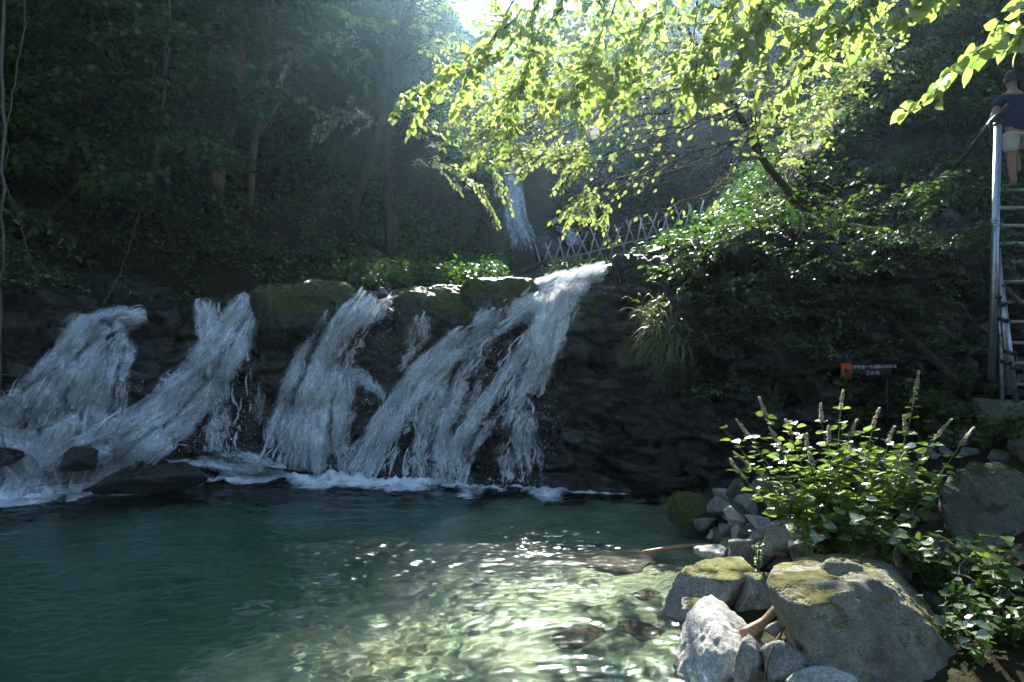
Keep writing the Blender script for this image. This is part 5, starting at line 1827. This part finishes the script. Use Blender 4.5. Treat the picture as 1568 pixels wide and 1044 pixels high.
for L, r, lab in [
        ([(328, 290, DT), (345, 210, DT), (368, 130, DT), (372, 20, DT)], 0.16, 'stout bare brown trunk leaning right on the left slope'),
        ([(384, 280, DT + .5), (392, 200, DT + .5), (404, 140, DT + .5), (410, 20, DT + .5)], 0.075, 'slim pale trunk just right of the stout brown one'),
        ([(540, 320, 16.5), (565, 260, 16.6), (585, 190, 16.8), (590, 40, 17)], 0.11, 'hazy slanting trunk in the light shafts left of centre')]:
    o = thing('tree', px_path(L)[0], lab, 'tree')
    Q = path_smooth(px_path(L), 12) - np.array(o.location)
    Q[0] += (0, 0, -0.8)
    MB().tube(Q, np.linspace(r, r * 0.7, 12), 10).build('trunk', M_bark if 'hazy' in lab else M_barkp, o)
    tm, cm = forms[0]
    c_ = obj('crown', cm[0], None, o)
    c_.location = Q[-1] + np.array([0 if r > 0.12 or r < 0.1 else -3.0, 0, -3.6])
    c_.rotation_euler = (0, 0, r * 30)
    if r < 0.1:
        MB().tube([Q[3], Q[5] + (0.45, 0, 0.35)], 0.04, 6).build('branch', M_barkp, o)

# ---- upper falls, far up the valley
def on_land(x, y):
    d = np.array(pray(x, y)[:])
    s = np.linspace(12, 60, 1200)
    p = np.array([0, 0, EYE]) + d * s[:, None]
    hit = np.nonzero(p[:, 2] < HT(p[:, 0], p[:, 1]))[0]
    return p[hit[0]] if len(hit) else p[-1]


def upper_fall(label, line, n, grp):
    o = thing('waterfall', (0, 0, 0), label, 'waterfall', grp)
    rb = Ribbons()
    L = np.array(line, float)
    s = np.concatenate([[0], np.cumsum(np.hypot(np.diff(L[:, 0]), np.diff(L[:, 1])))])
    for _ in range(n):
        fl_ = rng.uniform(0.35, 0.9)
        a0 = rng.uniform(0, 1 - fl_)
        q = (a0 + fl_ * np.linspace(0, 1, 9)) * s[-1]
        hw = np.interp(q, s, L[:, 2])
        a = np.clip(rng.normal(0, .55), -1, 1)
        xx = np.interp(q, s, L[:, 0]) + a * hw + rng.normal(0, 0.8, 9)
        yy = np.interp(q, s, L[:, 1])
        P3 = np.array([on_land(u, v) for u, v in zip(xx, yy)])
        for k in range(1, 9):
            if P3[k][1] > P3[k - 1][1]:
                P3[k] = np.array(pix(xx[k], yy[k], P3[k - 1][1])[:])
        P3 = P3 + np.array([0, -0.12, 0.05]) * rng.uniform(.5, 2)
        rb.add(P3, np.tile([1.0, 0, 0], (9, 1)), np.full(9, rng.uniform(0.04, 0.2)) * np.sin(np.pi * np.linspace(.05, .95, 9)) ** .5)
    tag(rb.build('water_veil', M_far, o), kind='stuff')


upper_fall('tall hazy upper waterfall far up the valley, left of two', [(782, 262, 10), (790, 300, 12), (792, 340, 16), (806, 372, 20), (812, 404, 26)], 22, 'upper falls')
upper_fall('short hazy upper waterfall far up the valley, right of two', [(852, 352, 6), (868, 356, 8), (878, 372, 8), (880, 384, 7)], 22, 'upper falls')
rock('dark rock between the two upper falls', 818, 862, 350, 420, 20.5, 'd', 91, 1.0, 4)


# ---- visitor on the stairs, seen from behind
def skin_body(name, verts, edges, radii, mat, parent=None, root=0, sub=2):
    me = bpy.data.meshes.new(name)
    me.from_pydata([tuple(v) for v in verts], edges, [])
    o = bpy.data.objects.new(name, me)
    C.objects.link(o)
    me.materials.append(mat)
    md = o.modifiers.new('skin', 'SKIN')
    md.use_smooth_shade = True
    for k, r in enumerate(radii):
        sv = me.skin_vertices[0].data[k]
        sv.radius = (r, r) if not isinstance(r, tuple) else r
        sv.use_root = (k == root)
    sb = o.modifiers.new('sub', 'SUBSURF')
    sb.levels = sub
    sb.render_levels = sub
    if parent:
        o.parent = parent
    return o


M_skin = mat_plain('skin', (0.30, 0.17, 0.11), 0.6, var=0.1, scale=6)
M_navy = mat_plain('navy_cotton', (0.015, 0.022, 0.055), 0.9, var=0.25, scale=10, bump=0.3)
M_short = mat_plain('pale_shorts', (0.5, 0.49, 0.43), 0.9, var=0.12, scale=10, bump=0.3)
M_hair = mat_plain('black_hair', (0.012, 0.011, 0.010), 0.6, var=0.3, scale=40)
M_shoe = mat_plain('dark_shoes', (0.03, 0.03, 0.032), 0.7, scale=10)
pe = thing('person', pix(1562, 290, 9.72), 'person in navy shirt and pale shorts climbing the stairs, seen from behind', 'person')
# joints: facing up the stairs (+y); left arm reaches out to the handrail
V = [(0, 0, .88), (0, .03, 1.06), (0, .06, 1.26), (0, .07, 1.40), (0, .08, 1.49), (0, .10, 1.60), (0, .10, 1.70),      # 0-6 pelvis .. head
     (-.20, .06, 1.36), (-.32, .02, 1.12), (-.44, -.06, .95), (-.50, -.09, .90),      # left arm 7-10
     (.20, .06, 1.36), (.27, .06, 1.08), (.26, .18, .88), (.26, .24, .82),            # right arm
     (-.10, 0, .80), (-.11, .02, .46), (-.11, -.03, .09), (-.11, .12, .04),           # left leg
     (.10, .02, .80), (.11, .24, .66), (.11, .17, .33), (.11, .31, .30)]              # right leg, on the next tread
E = [(0, 1), (1, 2), (2, 3), (3, 4), (4, 5), (5, 6), (3, 7), (7, 8), (8, 9), (9, 10), (3, 11), (11, 12), (12, 13), (13, 14), (0, 15), (15, 16), (16, 17), (17, 18), (0, 19), (19, 20), (20, 21), (21, 22)]
Rr = [(.15, .11), (.135, .10), (.155, .105), (.13, .09), .055, .075, .088, .06, .045, .036, .028, .06, .045, .036, .028, .085, .06, .045, .038, .085, .06, .045, .038]
skin_body('body', V, E, Rr, M_skin, pe)
skin_body('shirt', [(0, -.01, .80), (0, .02, 1.04), (0, .06, 1.26), (0, .07, 1.39), (-.20, .06, 1.37), (-.29, .035, 1.20), (.20, .06, 1.37), (.26, .06, 1.18)],
          [(0, 1), (1, 2), (2, 3), (3, 4), (4, 5), (3, 6), (6, 7)], [(.185, .14), (.165, .13), (.18, .13), (.15, .11), .082, .075, .082, .075], M_navy, pe)
skin_body('shorts', [(0, 0, .90), (-.10, 0, .78), (-.115, .015, .52), (.10, .02, .80), (.115, .20, .66)], [(0, 1), (1, 2), (0, 3), (3, 4)], [(.175, .135), .115, .10, .115, .10], M_short, pe)
q, f = ICO[4]
hq = q * (0.092, 0.112, 0.125) + (0, .09, 1.675)
hq = hq + 0.006 * fbm(hq * 22, 3)[:, None] * q
m_ = hq[:, 2] > 1.60 + 0.9 * np.maximum(0, hq[:, 1] - 0.12)
ff = f[m_[f].all(axis=1)]
obj('hair', mesh_np('hair', hq, ff), M_hair, pe)
# face side is turned away, but nose and ears are there
fb = MB()
for sx_ in (-1, 1):
    e_, ef = ICO[3]
    fb.add(e_ * (0.012, 0.022, 0.032) + (sx_ * .092, .10, 1.645), ef)
fb.build('ear', M_skin, pe)
ns, nf = ICO[3]
MB().add(ns * (0.014, 0.026, 0.024) + (0, .20, 1.635), nf).build('nose', M_skin, pe)
# fingers of the left hand closed on the handrail
hand = MB()
for k in range(4):
    b0 = np.array([-.50 - .006 * k, -.10 + .018 * (k - 1.5), .895 - .008 * k])
    hand.tube(path_smooth([b0 + (.01, 0, .01), b0 + (-.035, 0, .018), b0 + (-.06, 0, -.01), b0 + (-.055, 0, -.04)], 8), np.linspace(.009, .006, 8), 6)
hand.tube(path_smooth([(-.47, -.07, .89), (-.475, -.045, .865), (-.50, -.035, .85)], 6), np.linspace(.011, .008, 6), 6)
hand.build('fingers', M_skin, pe)
for c_ in ((-.11, .06, .03), (.11, .26, .29)):
    s_, sf = ICO[3]
    sq = s_ * (0.048, 0.135, 0.05)
    sq[:, 2] = np.maximum(sq[:, 2], -0.028)
    MB().add(sq + c_, sf).build('shoe', M_shoe, pe)


# ------------------------------------------------------------------ single out the members of each group
ORD = ['first', 'second', 'third', 'fourth', 'fifth', 'sixth', 'seventh', 'eighth', 'ninth', 'tenth', 'eleventh', 'twelfth', 'thirteenth', 'fourteenth', 'fifteenth', 'sixteenth', 'seventeenth', 'eighteenth', 'nineteenth', 'twentieth']


def single_out(group, stem, rows, row_words, across='from the left'):
    """members in rows by distance, counted from the left within a row"""
    ms = [o for o in C.objects if o.get('group') == group and o.get('category')]
    ms.sort(key=lambda o: o.location.y)
    n = len(ms)
    for r in range(rows):
        part = ms[r * n // rows:(r + 1) * n // rows]
        part.sort(key=lambda o: o.location.x / max(o.location.y, 0.1))
        for k, o in enumerate(part):
            rw = (row_words[r] + ', ') if rows > 1 else ''
            o['label'] = f"{stem}, {rw}{ORD[k]} {across}"


DEP5 = ['nearest row', 'second row', 'third row', 'fourth row', 'farthest row']
single_out('trees on the left slope', 'leafy tree on the dark left slope', 5, DEP5)
single_out('trees on the right slope', 'leafy tree on the shaded right slope', 4, DEP5)
single_out('trees up the valley', 'small bright tree up the valley', 1, [''])
single_out('understorey trees on the left slope', 'small understorey tree on the left slope', 3, DEP5)
single_out('upper row of shrubs over the wall', 'sunlit shrub in the upper row over the right wall', 1, [''])
single_out('middle row of shrubs over the wall', 'glossy shrub in the middle row over the right wall', 1, [''])
single_out('lowest row of shrubs over the wall', 'shaded shrub in the lowest row over the right wall', 1, [''])
single_out('shrubs behind the upper row', 'half-lit shrub behind the upper row', 1, [''])
single_out('shrubs on the dark wall face', 'small shrub clinging to the dark wall face', 2, ['nearer ones', 'farther ones'])
single_out('shrubs on the left bank', 'deep green shrub overhanging the shaded left bank', 1, [''])
single_out('bushes behind the leaning tree', 'hazy bush on the slope behind the leaning tree', 1, [''])
single_out('trees on the near bank', 'tree behind the viewer outside the picture', 1, [''])
single_out('bushes on the upper right slope', 'large dark bush on the upper right slope', 1, [''])
single_out('stones heaped at the waterline', 'small angular stone heaped at the waterline', 2, ['front row', 'back row'])
single_out('stones wedged between foreground boulders', 'small stone wedged between foreground boulders', 1, [''])
single_out('stones scattered on the right bank', 'shaded stone sunk in the right bank', 5, DEP5)
single_out('stones on the pool floor', 'stone under water on the pool floor', 3, DEP5)
single_out('weeds on the dark bank', 'low weed on the dark bank below the wall', 4, DEP5)
# ------------------------------------------------------------------ spray-damp air
m_hz, t_, out_ = new_mat('damp_air')
pv = nd(t_, 'ShaderNodeVolumePrincipled')
pv.inputs['Color'].default_value = (0.45, 0.74, 1.0, 1)
pv.inputs['Density'].default_value = 0.0012
pv.inputs['Anisotropy'].default_value = 0.9
ln(t_, pv.outputs[0], out_.inputs['Volume'])
hz = MB().box(0, 31, 31, 82, 96, 76).build('haze', m_hz, smooth=False)
tag(hz, kind='stuff')
